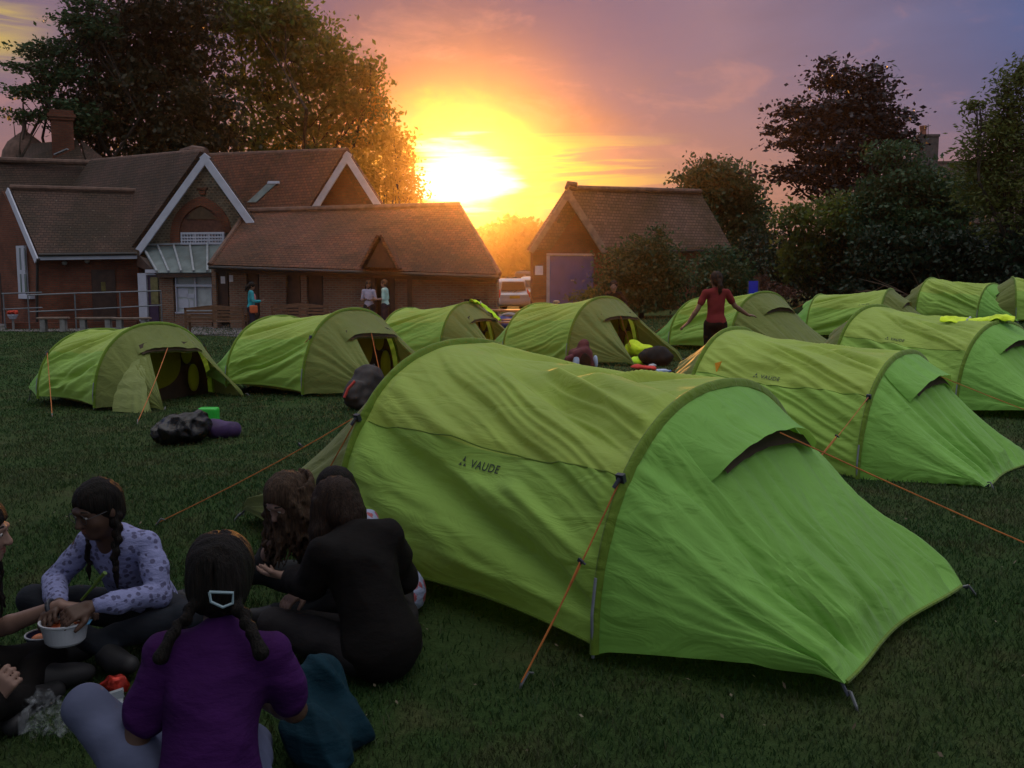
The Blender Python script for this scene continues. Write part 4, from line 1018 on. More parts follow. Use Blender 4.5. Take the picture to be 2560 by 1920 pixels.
def tent(loc, rz, label, seed, res=1.0, dims=(wB, hB), vest_len=VE, vest_open=0, near=-1, logo=0, detail=2, foot_len=FE, guys=None):
    """tunnel tent: tall front hoop at x=0, porch towards -x, low rear hoop at x=LT, foot towards +x. near: side (y sign) that faces the camera"""
    flat = None
    if logo:
        lu = .42 if logo == 1 else .33; al0 = .575 if logo == 1 else .76; flat = (lu + .082, al0 + .035 if near > 0 else np.pi - al0 - .035)
    T = empty('tent', loc, rz); tag(T, label, 'tent', 'lime green tunnel tents pitched on the grass')
    nu, na = int(95 * res), int(170 * res)
    u = np.linspace(0, 1, nu)[:, None]; a = np.linspace(0, np.pi, na)[None]
    U, Ag = np.broadcast_arrays(u, a)
    V = canopy_pos(U, Ag, dims, seed, flat=flat).reshape(-1, 3); Fq = grid_faces(nu, na)
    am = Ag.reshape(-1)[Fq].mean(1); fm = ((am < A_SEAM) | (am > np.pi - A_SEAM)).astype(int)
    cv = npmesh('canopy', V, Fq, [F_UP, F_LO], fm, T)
    # stitched seam and ground hem
    for sgn in (0, 1):
        aa = A_SEAM if not sgn else np.pi - A_SEAM
        pts = canopy_pos(np.linspace(.02, .98, 30), np.full(30, aa), dims, seed)
        if detail > 1: tube_np([tuple(p) for p in pts], .0035, 5).build('seam', F_SLV, cv)
        ph = canopy_pos(np.linspace(.0, 1, 24), np.full(24, .002 if not sgn else np.pi - .002), dims, seed)
        tube_np([tuple(p) for p in ph], .007, 5).build('hem', F_SLV, cv)
    # hoop sleeves
    ah = np.linspace(0, np.pi, int(60 * max(res, .6)))
    for x, w, h in ((0, *dims), (LT, wS, hS)):
        y, z = hoop_pt(w, h, ah); pth = np.stack([0 * ah + x, y, z + .004], 1)
        tg = np.gradient(pth, axis=0); nr = np.stack([0 * ah, tg[:, 2], -tg[:, 1]], 1); nr /= np.linalg.norm(nr, axis=1)[:, None]
        if nr[len(ah) // 2, 2] < 0: nr = -nr
        # puckered cloth
        nn = noise1(seed + 9); puck = 1 + .10 * (nn(ah * 30) - .5)
        prof = [(-.021, -.012), (-.017, .008), (-.010, .020), (0, .024), (.009, .020), (.015, .008), (.020, -.012)]
        Vb, Fb = sweep_band(pth, nr * puck[:, None], (1, 0, 0), prof)
        sl = npmesh('hoop_sleeve', Vb, Fb, F_SLV, parent=T)
        if detail:
            for sy in (1, -1):
                ab = .02
                b = MB(); y_, z_ = hoop_pt(w, h, np.array([0.0, .12, .26])); b.tube([(x - .0, sy * (float(y_[0]) + .012), -.01)] + [(x, sy * (float(yy) + .028), float(zz)) for yy, zz in zip(y_[1:], z_[1:])], .0065, 6)
                b.build('pole_end', POLE, T)
    # low hoop foot end (two ground corners)
    a1, a2 = .62, np.pi - .62
    ne, nt = int(100 * res), int(56 * res)
    def endpanel(name, w, h, ln, wc, sgn, x0, mat, a1, a2, sd, hole=None):
        tt = np.linspace(0, 1, nt)[:, None]; aa = np.linspace(0, np.pi, ne)[None]; tt, aa = np.broadcast_arrays(tt, aa)
        Vv = end_pos(tt, aa, w, h, ln, wc, a1, a2, sd, sgn, x0).reshape(-1, 3); Ff = grid_faces(nt, ne)
        if hole is not None:
            tm = tt.reshape(-1)[Ff].mean(1); ac = aa.reshape(-1)[Ff].mean(1); Ff = Ff[~hole(tm, ac)]
        o = npmesh(name, Vv, Ff, mat, parent=T)
        te = np.linspace(0, 1, 40)
        eh = end_pos(np.full(40, 1.0), np.linspace(.0, np.pi, 40), w, h, ln, wc, a1, a2, sd, sgn, x0)
        if hole is None: tube_np([tuple(p) for p in eh[8:-8]], .008, 5).build('hem', F_SLV, o)
        return o
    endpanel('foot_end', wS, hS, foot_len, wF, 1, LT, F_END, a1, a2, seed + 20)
    def hood(w, h, ln, wc, sgn, x0, mat, sd, al, ar, t1=.26, lift=.105):
        n1_, n2_ = 26, 34
        tt = np.linspace(.02, t1, n1_)[:, None]; ss = np.linspace(0, 1, n2_)[None]; tt, ss = np.broadcast_arrays(tt, ss)
        aa = al + (ar - al) * ss
        p = end_pos(tt, aa, w, h, ln, wc, a1, a2, sd, sgn, x0, .5)
        k = (tt / t1) ** 1.5 * np.sin(np.pi * np.clip(ss, 0, 1)) ** .45 * lift
        nn = noise1(sd + 3); wv = .010 * (nn(ss * 13) - .5) * (tt / t1)
        p = p + np.stack([sgn * (k * .75 + wv), 0 * k, k * .72 + .006 + wv], -1)
        o = npmesh('vent_hood', p.reshape(-1, 3), grid_faces(n1_, n2_), mat, parent=T)
        pe = end_pos(np.linspace(.22, t1 + .02, 8)[:, None] + 0 * np.zeros((1, 16)), (al + .1 + (ar - al - .2) * np.linspace(0, 1, 16))[None] + np.zeros((8, 1)), w, h, ln, wc, a1, a2, sd, sgn, x0, .5) + np.array([sgn * .022, 0, .026])
        npmesh('vent_mesh', pe.reshape(-1, 3), grid_faces(8, 16), F_DK, parent=o)
        return p[-1]
    rim_f = hood(wS, hS, foot_len, wF, 1, LT, F_END, seed + 20, 1.02, np.pi - 1.02)
    # porch
    if vest_open:
        # near panel runs to the near corner, far panel to the far corner, doorway between
        al_, ar_ = (.62, 1.75) if near > 0 else (np.pi - 1.75, np.pi - .62)
        if near > 0: b1, b2 = 1.42, 1.95
        else: b1, b2 = np.pi - 1.95, np.pi - 1.42
        hole = lambda tm, ac: (tm > .33) & (ac > b1) & (ac < b2)
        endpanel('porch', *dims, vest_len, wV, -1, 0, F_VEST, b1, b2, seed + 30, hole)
        a1s, a2s = a1, a2; a1, a2 = b1, b2
        rim_v = hood(*dims, vest_len, wV, -1, 0, F_VEST, seed + 30, 1.12, np.pi - 1.12, .31, .06)
        a1, a2 = a1s, a2s
        # inner tent wall with its door
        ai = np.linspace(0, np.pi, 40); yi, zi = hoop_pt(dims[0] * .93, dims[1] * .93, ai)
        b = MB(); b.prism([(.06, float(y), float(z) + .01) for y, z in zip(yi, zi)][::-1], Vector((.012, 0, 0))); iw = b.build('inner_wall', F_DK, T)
        th = np.linspace(0, 2 * np.pi, 40, endpoint=False); b = MB()
        s_ = near
        b.prism([(.045, s_ * .10 + .50 * math.copysign(abs(math.cos(q)) ** .8, math.cos(q)), .56 + .40 * math.copysign(abs(math.sin(q)) ** .8, math.sin(q))) for q in th], Vector((.01, 0, 0)))
        b.build('inner_door', F_IN, iw)
        for zc_, hh, yy, xx in ((.30, .20, -.50, -.10), (.66, .17, -.44, -.04)):
            s = Sculpt(.016); s.ell((xx, s_ * yy, zc_), (.05, .085, hh)); s.mesh('rolled_flap', F_LIME, iw)
        s = Sculpt(.008); s.chain([(-.10, s_ * -.42, .49), (-.06, s_ * -.46, .495), (-.05, s_ * -.52, .49)], [.012] * 3); s.mesh('toggle_loop', BUCK, iw)
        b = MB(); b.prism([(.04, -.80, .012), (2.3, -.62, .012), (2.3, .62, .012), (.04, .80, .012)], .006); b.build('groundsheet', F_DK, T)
        if vest_open == 2:
            # door leaf pulled out and hanging on the near side
            nn = noise1(seed + 44); n1_, n2_ = 26, 20
            tt = np.linspace(0, 1, n1_)[:, None]; ss = np.linspace(0, 1, n2_)[None]; tt, ss = np.broadcast_arrays(tt, ss)
            top = end_pos(np.full((1, n2_), .36), 1.02 + .40 * ss[:1], *dims, vest_len, wV, b1, b2, seed + 30, -1, 0, .5)
            botx = -.58 - .60 * ss; boty = near * (.90 - .22 * ss); 
            bot = np.stack([botx, boty, .02 + 0 * ss], -1)
            p = top * (1 - tt[..., None]) + bot * tt[..., None]
            bul = np.sin(np.pi * tt) * .06 + .03 * (nn(ss * 9 + tt * 2) - .5) * tt + .02 * (nn(tt * 9 + 5) - .5)
            p = p + np.stack([0 * bul, near * (bul + .05), 0 * bul], -1)
            npmesh('door_leaf', p.reshape(-1, 3), grid_faces(n1_, n2_), fabric('pale_olive_leaf', (.22, .27, .085), (.3, .33, .08), .2) if 'pale_olive_leaf' not in MATS else MATS['pale_olive_leaf'], parent=T)
    else:
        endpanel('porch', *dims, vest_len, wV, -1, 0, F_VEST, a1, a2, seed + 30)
        rim_v = hood(*dims, vest_len, wV, -1, 0, F_VEST, seed + 30, 1.05, np.pi - 1.05, .30, .08)
    # guy lines, buckles and pegs
    M = Matrix.Rotation(rz, 4, 'Z'); Lc = Vector(loc)
    def gl(x, y):
        w_ = M @ Vector((x, y, 0)) + Lc; return gz(w_.x, w_.y) - Lc.z
    def peg(x, y, tip):
        b = MB(); d = (Vector((x, y, 0)) - Vector(tip)); d.z = 0; d.normalize(); z = gl(x, y)
        b.tube([(x - d.x * .03, y - d.y * .03, z + .05), (x, y, z + .012), (x + d.x * .03, y + d.y * .03, z - .08)], .006, 6); b.tube([(x - d.x * .03, y - d.y * .03, z + .05), (x - d.x * .055, y - d.y * .055, z + .042)], .005, 5)
        b.build('peg', PEG, T)
    gr = .0034 if detail > 1 else .0058
    Mi = M.inverted()
    def guy(p0, q, slack=.012, double=False):
        if len(q) == 3:
            w_ = Mi @ (G(q[1], q[2]) - Lc); q = (w_.x, w_.y)
        p0 = Vector(p0); z = gl(*q); e = Vector((q[0], q[1], z + .02)); b = MB()
        b.tube([p0.lerp(e, k) - Vector((0, 0, slack * math.sin(math.pi * k))) for k in np.linspace(0, 1, 7)], gr, 5)
        if double:
            m_ = p0.lerp(e, .42); b.tube([m_, m_.lerp(e, .5) + Vector((.012, .006, .012)), e], gr, 5)
        g = b.build('guy_line', ORANGE, T)
        if detail > 1:
            k = MB(); c = p0.lerp(e, .42); k.box(c, (.022, .010, .014), Matrix.Rotation(.5, 3, 'Y')); k.tube([c, c + Vector((.016, .01, -.012))], .005, 5); k.build('slider', BUCK, g)
        peg(q[0], q[1], p0)
    if guys is None:
        guys = [('F', 0, (LT + foot_len + 1.25, 0))]
    for k, sy, q in guys:
        if k in 'BS':
            x, w, h = (0, *dims) if k == 'B' else (LT, wS, hS)
            y, z = hoop_pt(w, h, np.array([A_SEAM])); c = (x, sy * (float(y[0]) + .035), float(z[0]) + .01)
            b = MB(); b.box(c, (.034, .02, .034), Matrix.Rotation(.3, 3, 'X')); b.tube([(c[0], c[1] + sy * .008, c[2]), (c[0] - .012, c[1] + sy * .03, c[2] - .035)], .008, 6); b.build('buckle', BUCK, T)
            guy(c, q, .015, detail > 1)
        else:
            rim = rim_f if k == 'F' else rim_v; c = rim[len(rim) // 2] + np.array([0, 0, -.01])
            guy(c, q, .03, k == 'F' and detail > 1)
    for sx, wc in ((LT + foot_len, wF), (-vest_len, wV)):
        for sy in (1, -1): peg(sx + math.copysign(.05, sx), sy * (wc + .02), (sx * .5, 0, .3)); b = MB(); b.tube([(sx - math.copysign(.015, sx), sy * (wc - .01), .045), (sx + math.copysign(.02, sx), sy * (wc + .012), gl(sx, sy * wc) + .035)], .006, 5); b.build('peg_loop', BUCK, T)
    if logo:
        V2, Fc = logo_pts(); sc_ = .222; sgn = near
        al0 = al0 if near > 0 else np.pi - al0
        xs = V2[:, 0] * sc_ * (1 if near < 0 else -1); hs = V2[:, 1] * sc_
        uu = lu + xs / LT; aa = al0 + (hs / 1.02) * (1 if near > 0 else -1) + .03 * V2[:, 0] * 0
        p = canopy_pos(uu, aa, dims, seed, .35, flat)
        e = 1e-3; du = canopy_pos(uu + e, aa, dims, seed, .35, flat) - p; da = canopy_pos(uu, aa + e, dims, seed, .35, flat) - p
        nn = np.cross(du, da); nn /= np.linalg.norm(nn, axis=1)[:, None]
        if (nn[:, 1] * near).mean() < 0: nn = -nn
        npmesh('logo', p + nn * .0055, Fc, MARK, parent=T, smooth=False)
    return T

def tl(x, y): return (x, y, gz(x, y))
TENTS = {
 'near': ((-.273, 5.167), -.706), 'mid': ((2.061, 8.846), -.721), 'vest': ((4.535, 11.95), -.911), 'walk': ((4.707, 17.861), 2.161), 'mess': ((1.568, 16.218), 2.293),
 'gold': ((-.868, 18.928), 2.529), 'sack': ((-2.144, 12.901), 2.479), 'left': ((-4.888, 13.075), 2.442), 'far': ((8.432, 21.389), 2.528), 'back': ((11.121, 25.453), -.822)}
def tt_(k, **kw):
    (x, y), r = TENTS[k]; return tent(tl(x, y), r, **kw)
tt_('near', label='nearest and largest tent, printed logo on its side and orange guy line in front', seed=101, res=1.7, logo=1, dims=(.89, 1.05), foot_len=.85,
    guys=[('S', -1, ('p', 1126, 1486)), ('B', -1, ('p', 590, 1222)), ('F', 0, (LT + 2.75, .12)), ('V', 0, ('p', 338, 1138))])
tt_('mid', label='second lime tent behind the nearest one, small orange tag on its upper left side', seed=131, res=1.2, logo=2,
    guys=[('S', -1, ('p', 1690, 1090)), ('F', 0, (LT + 2.4, .1)), ('V', 0, ('p', 1335, 862))])
tt_('vest', label='tent at the right edge with a yellow hi-vis vest thrown over its hoop', seed=163, res=1.1, logo=2)
tt_('walk', label='closed tent right behind the person in the red shirt', seed=197, near=1, detail=1)
tt_('mess', label='open tent with hi-vis clothing and a black bag spilling from its doorway', seed=229, near=1, vest_open=1, detail=1, guys=[('V', 0, ('p', 1374, 781))])
tt_('gold', label='golden lit tent half hidden behind the nearest one, hi-vis vest on its front hoop', seed=263, near=1, vest_open=1, detail=1)
tt_('sack', label='open tent with a rucksack by its porch, between leftmost and golden tents', seed=293, near=1, vest_open=1, res=1.1, detail=1, guys=[('V', 0, ('p', 832, 852)), ('B', 1, ('p', 562, 844)), ('S', -1, ('p', 470, 803))])
tt_('left', label='leftmost tent, its door leaf hanging out beside the black bin bag', seed=331, near=1, vest_open=2, res=1.1, detail=1, guys=[('V', 0, ('p', 297, 916)), ('S', 1, ('p', 113, 902)), ('B', -1, ('p', 474, 800))])
tt_('far', label='distant low looking tent right of the person in red, bright sunlit foot end', seed=367, near=1, detail=1, logo=2)
tt_('back', label='distant tent on the rise at the right edge, two hoops and a closed end showing', seed=401, detail=1)
tent(tl(12.6, 24.2), -.35, 'farthest tent at the right edge, mostly hidden by the distant tent on the rise', 431, .8, detail=1)

# ------------------------------------------------------------------ people
SKIN_D = plain('brown_skin', (.085, .045, .030), .55, .1, 10); SKIN_L = plain('pale_skin', (.25, .15, .115), .55, .1, 10); SKIN_M = plain('tan_skin', (.20, .105, .07), .55, .1, 10)
LIPS = plain('lips', (.20, .075, .065), .45, .1); EYEW = plain('eye_white', (.55, .52, .5), .2, .02); IRIS = plain('iris', (.012, .008, .006), .1, .02); BROW = plain('brow', (.012, .009, .007), .8, .1)
def hairmat(name, c, st=(5, 5, 90)):
    m = plain(name, c, .62, .5, 2.0, .9, 3.0, spec=.16, stretch=(70, 70, 5)); return m
HAIR_K = hairmat('black_hair', (.010, .008, .007)); HAIR_B = hairmat('brown_hair', (.055, .034, .022)); HAIR_S = hairmat('dark_brown_hair', (.024, .014, .010))
def printmat(name, base, spot, sc_=17, th=.62):
    m, t, out = newmat(name); c = coord(t, 'Object')
    v = t.nodes.new('ShaderNodeTexVoronoi'); v.inputs['Scale'].default_value = sc_; v.inputs['Randomness'].default_value = .75; t.links.new(c, v.inputs['Vector'])
    n_ = noise(t, c, 60, 3, .6)
    k = sm(math_('ADD', v.outputs['Distance'], math_('MULTIPLY', math_('SUBTRACT', n_, .5, tree=t), .5, tree=t), tree=t), .40, .30, t)
    col = mixc(k, base, spot, t)
    b = t.nodes.new('ShaderNodeBsdfPrincipled'); t.links.new(col, b.inputs['Base Color']); b.inputs['Roughness'].default_value = .85
    t.links.new(bumpify(t, noise(t, coord(t, 'Object', (9, 9, 22)), 2.2, 5, .6), .6, .02), b.inputs['Normal'])
    t.links.new(b.outputs[0], out.inputs[0]); return m
def cloth(name, c, b=.5, rough=.85): return plain(name, c, rough, .15, 5, b, 14, spec=.15, stretch=(1, 1, 2.2))

def A3(*v): return np.array(v, float)
def hand(s, wrist, d, palm, side, curl=(.5, .6), k=.006, m=0, scale=1.0, spread=.10, thumb=.7, curls=None):
    """palm, four fingers and a thumb. d: pointing direction, palm: palm normal, side: +1 if the thumb is on d x palm"""
    d = np.array(d, float); d /= np.linalg.norm(d); p = np.array(palm, float); p -= d * (p @ d); p /= np.linalg.norm(p); l = np.cross(d, p) * side
    w = np.array(wrist, float); c = scale
    for q in (-.5, -.17, .17, .5):
        s.cone(w + d * .008 * c + l * q * .038 * c, w + d * .078 * c + l * q * .060 * c, .0145 * c, .0115 * c, .010, m)
    L_ = [.066, .075, .070, .054]
    for i, q in enumerate((.5, .17, -.17, -.5)):
        b = w + d * .080 * c + l * q * .062 * c
        cu = curls[i] if curls else curl[0] + (curl[1] - curl[0]) * i / 3
        dd = d + l * q * spread; dd /= np.linalg.norm(dd); pp = p; pts = [b]; a = 0
        for j, f in enumerate((.45, .31, .24)):
            a += cu * (.75 if j == 0 else 1.0); v = dd * math.cos(a) + pp * math.sin(a); pts.append(pts[-1] + v * L_[i] * f * c)
        s.chain(pts, [.0098 * c, .0090 * c, .0082 * c, .0070 * c], .003, m)
    tb = w + d * .022 * c + l * .022 * c + p * .006 * c
    v1 = d * .62 + l * .75 * (1.2 - thumb * .4) + p * .35 * thumb; v1 /= np.linalg.norm(v1); v2 = d * .85 + l * .25 + p * .55 * thumb; v2 /= np.linalg.norm(v2)
    s.chain([tb, tb + v1 * .036 * c, tb + v1 * .036 * c + v2 * .026 * c, tb + v1 * .036 * c + v2 * .048 * c], [.0135 * c, .0115 * c, .0100 * c, .0082 * c], .006, m)
def head(s, c, F, sk=0, lip=1, scale=1.0):
    """skull, jaw, nose, brow, lips and ears in the head frame F (rows: right, forward, up)"""
    def w(x, y, z): return c + scale * (F[0] * x + F[1] * y + F[2] * z)
    S = scale
    s.ell(w(0, -.012, .028), A3(.073, .091, .086) * S, F, .02, sk)
    s.ell(w(0, .018, -.030), A3(.060, .068, .078) * S, F, .03, sk)
    s.ell(w(0, .048, -.084), A3(.030, .030, .024) * S, F, .03, sk)
    s.ell(w(-.035, .052, -.028), A3(.027, .024, .028) * S, F, .022, sk); s.ell(w(.035, .052, -.028), A3(.027, .024, .028) * S, F, .022, sk)
    for x in (-.031, .031): s.cut(w(x, .094, .008), A3(.020, .020, .013) * S, F, .012)
    for x in (-.031, .031): s.ell(w(x, .0715, .006), A3(.0135, .0125, .0125) * S, F, .006, sk)
    s.chain([w(-.045, .072, .024), w(-.02, .083, .027), w(.02, .083, .027), w(.045, .072, .024)], [.008 * S] * 4, .014, sk)
    s.cone(w(0, .083, .010), w(0, .103, -.028), .0075 * S, .0115 * S, .010, sk); s.ell(w(0, .096, -.031), A3(.017, .012, .009) * S, F, .008, sk)
    s.ell(w(0, .0805, -.056), A3(.022, .010, .0055) * S, F, .004, lip); s.ell(w(0, .0795, -.066), A3(.019, .011, .0065) * S, F, .004, lip)
    for x in (-1, 1):
        s.ell(w(x * .074, -.012, -.004), A3(.010, .018, .030) * S, F, .008, sk)
def head_detail(root, c, F, brow=BROW, scale=1.0):
    def w(x, y, z): return tuple(c + scale * (F[0] * x + F[1] * y + F[2] * z))
    for x in (-.031, .031):
        s = Sculpt(.0026); s.ell(w(x, .0745, .006), A3(.0125, .0118, .0095) * scale, F, .001); e = s.mesh('eye', EYEW, root)
        s = Sculpt(.0018); s.ell(w(x, .0835, .005), A3(.0058, .0038, .0058) * scale, F, .001); s.mesh('iris', IRIS, e)
        s = Sculpt(.003); q = 1 if x > 0 else -1
        s.chain([w(x - q * .016, .0870, .029), w(x, .0850, .034), w(x + q * .018, .0735, .029)], [.0035, .004, .003], .002); s.mesh('eyebrow', brow, root)
def limb(s, pts, rs, k=.015, m=0): s.chain([np.array(p, float) for p in pts], rs, k, m)

class Fig:
    """joint positions in local metres (x right, y forward, z up); J is edited per pose"""
    def __init__(f, J, sc_=1.0):
        f.J = {k: np.array(v, float) * sc_ for k, v in J.items()}; f.s = sc_
    def torso(f, s, g=0.0, m=0, hips=True):
        J = f.J; S = f.s
        ax = J['chest'] - J['pelvis']; ax /= np.linalg.norm(ax); rt = J['shR'] - J['shL']; rt /= np.linalg.norm(rt); fw = np.cross(ax, rt); Fm = np.stack([rt, fw, np.cross(rt, fw)])
        if hips: s.ell(J['pelvis'] + A3(0, -.01, .01) * S, A3(.142, .108, .115) * S + g, Fm, .05, m)
        s.ell(J['waist'], A3(.112, .086, .13) * S + g, Fm, .06, m); s.ell(J['chest'], A3(.120, .088, .155) * S + g, Fm, .06, m)
        up = J['chest'] + (J['neck'] - J['chest']) * .72
        for k in 'LR': s.cone(up + (J['sh' + k] - up) * .2, J['sh' + k], .054 * S + g, .045 * S + g, .05, m)
        s.cone(up, J['neck'], .062 * S + g * .8, .046 * S + g * .5, .03, m)
    def neck(f, s, hc, m=0): s.cone(f.J['neck'] - A3(0, 0, .03) * f.s, hc + A3(0, 0, -.04) * f.s, .047 * f.s, .045 * f.s, .02, m)
    def arm(f, s, k, g=0.0, m=0, upto=1.0, start=0.0):
        """upto 0..2: 1 is the elbow, 2 the wrist"""
        J = f.J; a, e, w = J['sh' + k], J['el' + k], J['wr' + k]; S = f.s
        R_ = lambda t: np.interp(t, [0, .5, 1, 1.3, 2], [.044, .040, .034, .035, .0235]) * S + g
        pt = lambda t: a + (e - a) * t if t <= 1 else e + (w - e) * (t - 1)
        ts = [start] + [t for t in (.5, 1.0, 1.3) if start < t < upto] + [upto]
        s.chain([pt(t) for t in ts], [R_(t) for t in ts], .012, m)
    def leg(f, s, k, g=0.0, m=0):
        J = f.J; S = f.s; a, e, w = J['hip' + k], J['kn' + k], J['an' + k]
        s.chain([a, a + (e - a) * .5, e], [.086 * S + g, .074 * S + g, .056 * S + g], .02, m)
        s.chain([e, e + (w - e) * .35, w], [.056 * S + g, .052 * S + g, .036 * S + g * .7], .02, m)
    def foot(f, s, k, m=0, g=0.0):
        J = f.J; a, t = J['an' + k], J['to' + k]; d = t - a
        s.chain([a + A3(0, 0, -.01), a + d * .35 + A3(0, 0, -.02) * f.s, t], [.040 * f.s + g, .038 * f.s + g, .028 * f.s + g], .02, m); s.ell(a - d * .22 + A3(0, 0, -.025) * f.s, A3(.030, .030, .030) * f.s + g, None, .02, m)

SIT = dict(pelvis=(0, 0, .115), waist=(0, .01, .27), chest=(0, .05, .43), neck=(0, .085, .585), shL=(-.138, .055, .525), shR=(.138, .055, .525),
           elL=(-.195, .17, .32), elR=(.195, .17, .32), wrL=(-.12, .33, .26), wrR=(.12, .33, .26), hipL=(-.085, .02, .11), hipR=(.085, .02, .11),
           knL=(-.33, .27, .15), knR=(.33, .27, .15), anL=(.10, .36, .075), anR=(-.10, .33, .065), toL=(.20, .40, .05), toR=(-.20, .38, .05))
def lean(J, a, side=0.0, keys=('waist', 'chest', 'neck', 'shL', 'shR', 'elL', 'elR', 'wrL', 'wrR')):
    """bend the upper body forward by a (and sideways) about the pelvis"""
    J = {k: np.array(v, float) for k, v in J.items()}; o = J['pelvis']
    Rm = np.array(Matrix.Rotation(-a, 3, 'X') @ Matrix.Rotation(side, 3, 'Y'))
    for k in keys: J[k] = o + Rm @ (J[k] - o)
    return J
def place(root, x, y, rz, z=0.0):
    root.location = (x, y, gz(x, y) + z); root.rotation_euler = (0, 0, rz); return root
def braid(s, pts, r0, r1, n, m=0):
    pts = [np.array(p, float) for p in pts]
    P_ = np.array(pts); t = np.linspace(0, len(pts) - 1, n)
    X = np.stack([np.interp(t, range(len(pts)), P_[:, i]) for i in range(3)], 1)
    for i in range(n):
        r_ = r0 + (r1 - r0) * i / (n - 1); d = X[min(i + 1, n - 1)] - X[max(i - 1, 0)]; sd = np.cross(d, [0, 0, 1.0]); sd /= np.linalg.norm(sd) + 1e-9
        s.ell(X[i] + sd * r_ * .35 * (1 if i % 2 else -1), A3(1.0, 1.0, 1.15) * r_, None, .004, m)
    s.cone(X[-1], X[-1] + (X[-1] - X[-2]) * 2.2, r1 * 1.0, r1 * .4, .006, m)
def strands(s, c, F, seed, n, ln, r=.010, spread=.075, back=(-.05, .0), curl=.012, lo_=-.10):
    """loose locks hanging from the scalp"""
    rg = np.random.default_rng(seed)
    for i in range(n):
        a = rg.uniform(0, 6.28); x = math.cos(a) * spread; y = math.sin(a) * spread + back[0]
        if y > .0: y *= .35
        p = c + F[0] * x + F[1] * y + F[2] * (.03 + .03 * rg.random()); pts = [p]; m = ln * (.75 + .4 * rg.random())
        for j in range(1, 6):
            q = p + np.array([0, 0, -m * j / 5]) + F[0] * x * (.25 * j / 5) + F[1] * (back[1] * j / 5); q = q + rg.normal(0, curl, 3) * A3(1, 1, .3); pts.append(q)
        s.chain(pts, [r * 1.2, r * 1.3, r * 1.2, r, r * .8, r * .4], .008)
def hairmesh(s, name, mat, root, seed=1):
    return s.mesh(name, mat, root, 1, folds(seed, .0022, (90, 90, 14), 7))

def seated(name_label, J, sc_, hc, F, skin, hair_fn, top, top_mat, leg_mat, shoe_mat, hands, face=True, sleeve=2.0, seed=1, legs=('L', 'R'), h=.0075, top_g=.014, bare=None):
    f = Fig(J, sc_); hc = np.array(hc, float) * sc_
    s = Sculpt(h * .8)
    f.torso(s, -.004); f.neck(s, hc); head(s, hc, F, scale=sc_)
    for k in 'LR':
        f.arm(s, k, 0, 0, 2.0)
        if k in hands: d, p, sd, kw = hands[k]; hand(s, f.J['wr' + k], d, p, sd, m=0, scale=sc_ * .98, **kw)
    for k in legs: f.leg(s, k, -.004); f.foot(s, k)
    root = s.mesh('person', [skin, LIPS]); tag(root, name_label, 'person')
    if face: head_detail(root, hc, F, scale=sc_)
    s = Sculpt(h); f.torso(s, top_g)
    for k in 'LR': f.arm(s, k, top_g * .8, 0, sleeve)
    if sleeve < 2: 
        for k in 'LR': f.arm(s, k, top_g * 1.15, 0, sleeve, .3)
    s.mesh(top, top_mat, root, 1, crumple(seed, .0075, 15, 5))
    if legs:
        s = Sculpt(h); s.ell(f.J['pelvis'] + A3(0, .0, -.01), A3(.165, .125, .10) * sc_, None, .05)
        for k in legs: f.leg(s, k, .008)
        s.mesh('trousers', leg_mat, root, 1, crumple(seed + 5, .0045, 17, 5))
        for k in legs:
            s = Sculpt(h); f.foot(s, k, 0, .010); s.mesh('shoe', shoe_mat, root)
    s = Sculpt(h * .75); hair_fn(s, hc, F, f); hairmesh(s, 'hair', hair_fn.mat, root, seed)
    return root, f
def cap(s, c, F, S, low=-.02, front=.055, thick=.010):
    """close hair over the skull, leaving the face free"""
    w = lambda x, y, z: c + S * (F[0] * x + F[1] * y + F[2] * z)
    s.ell(w(0, -.016, .034), (A3(.075, .092, .086) + thick) * S, F, .01)
    s.ell(w(0, -.045, -.02), (A3(.066, .055, .065) + thick) * S, F, .02)
    s.cut(w(0, .104, -.035), A3(.085, .074, .092) * S, F, .006)
BLACKCLOTH = cloth('black_cotton', (.007, .006, .006)); DENIM = cloth('dark_denim', (.020, .024, .032)); SHOE = plain('dark_shoe', (.02, .02, .022), .6, .2)

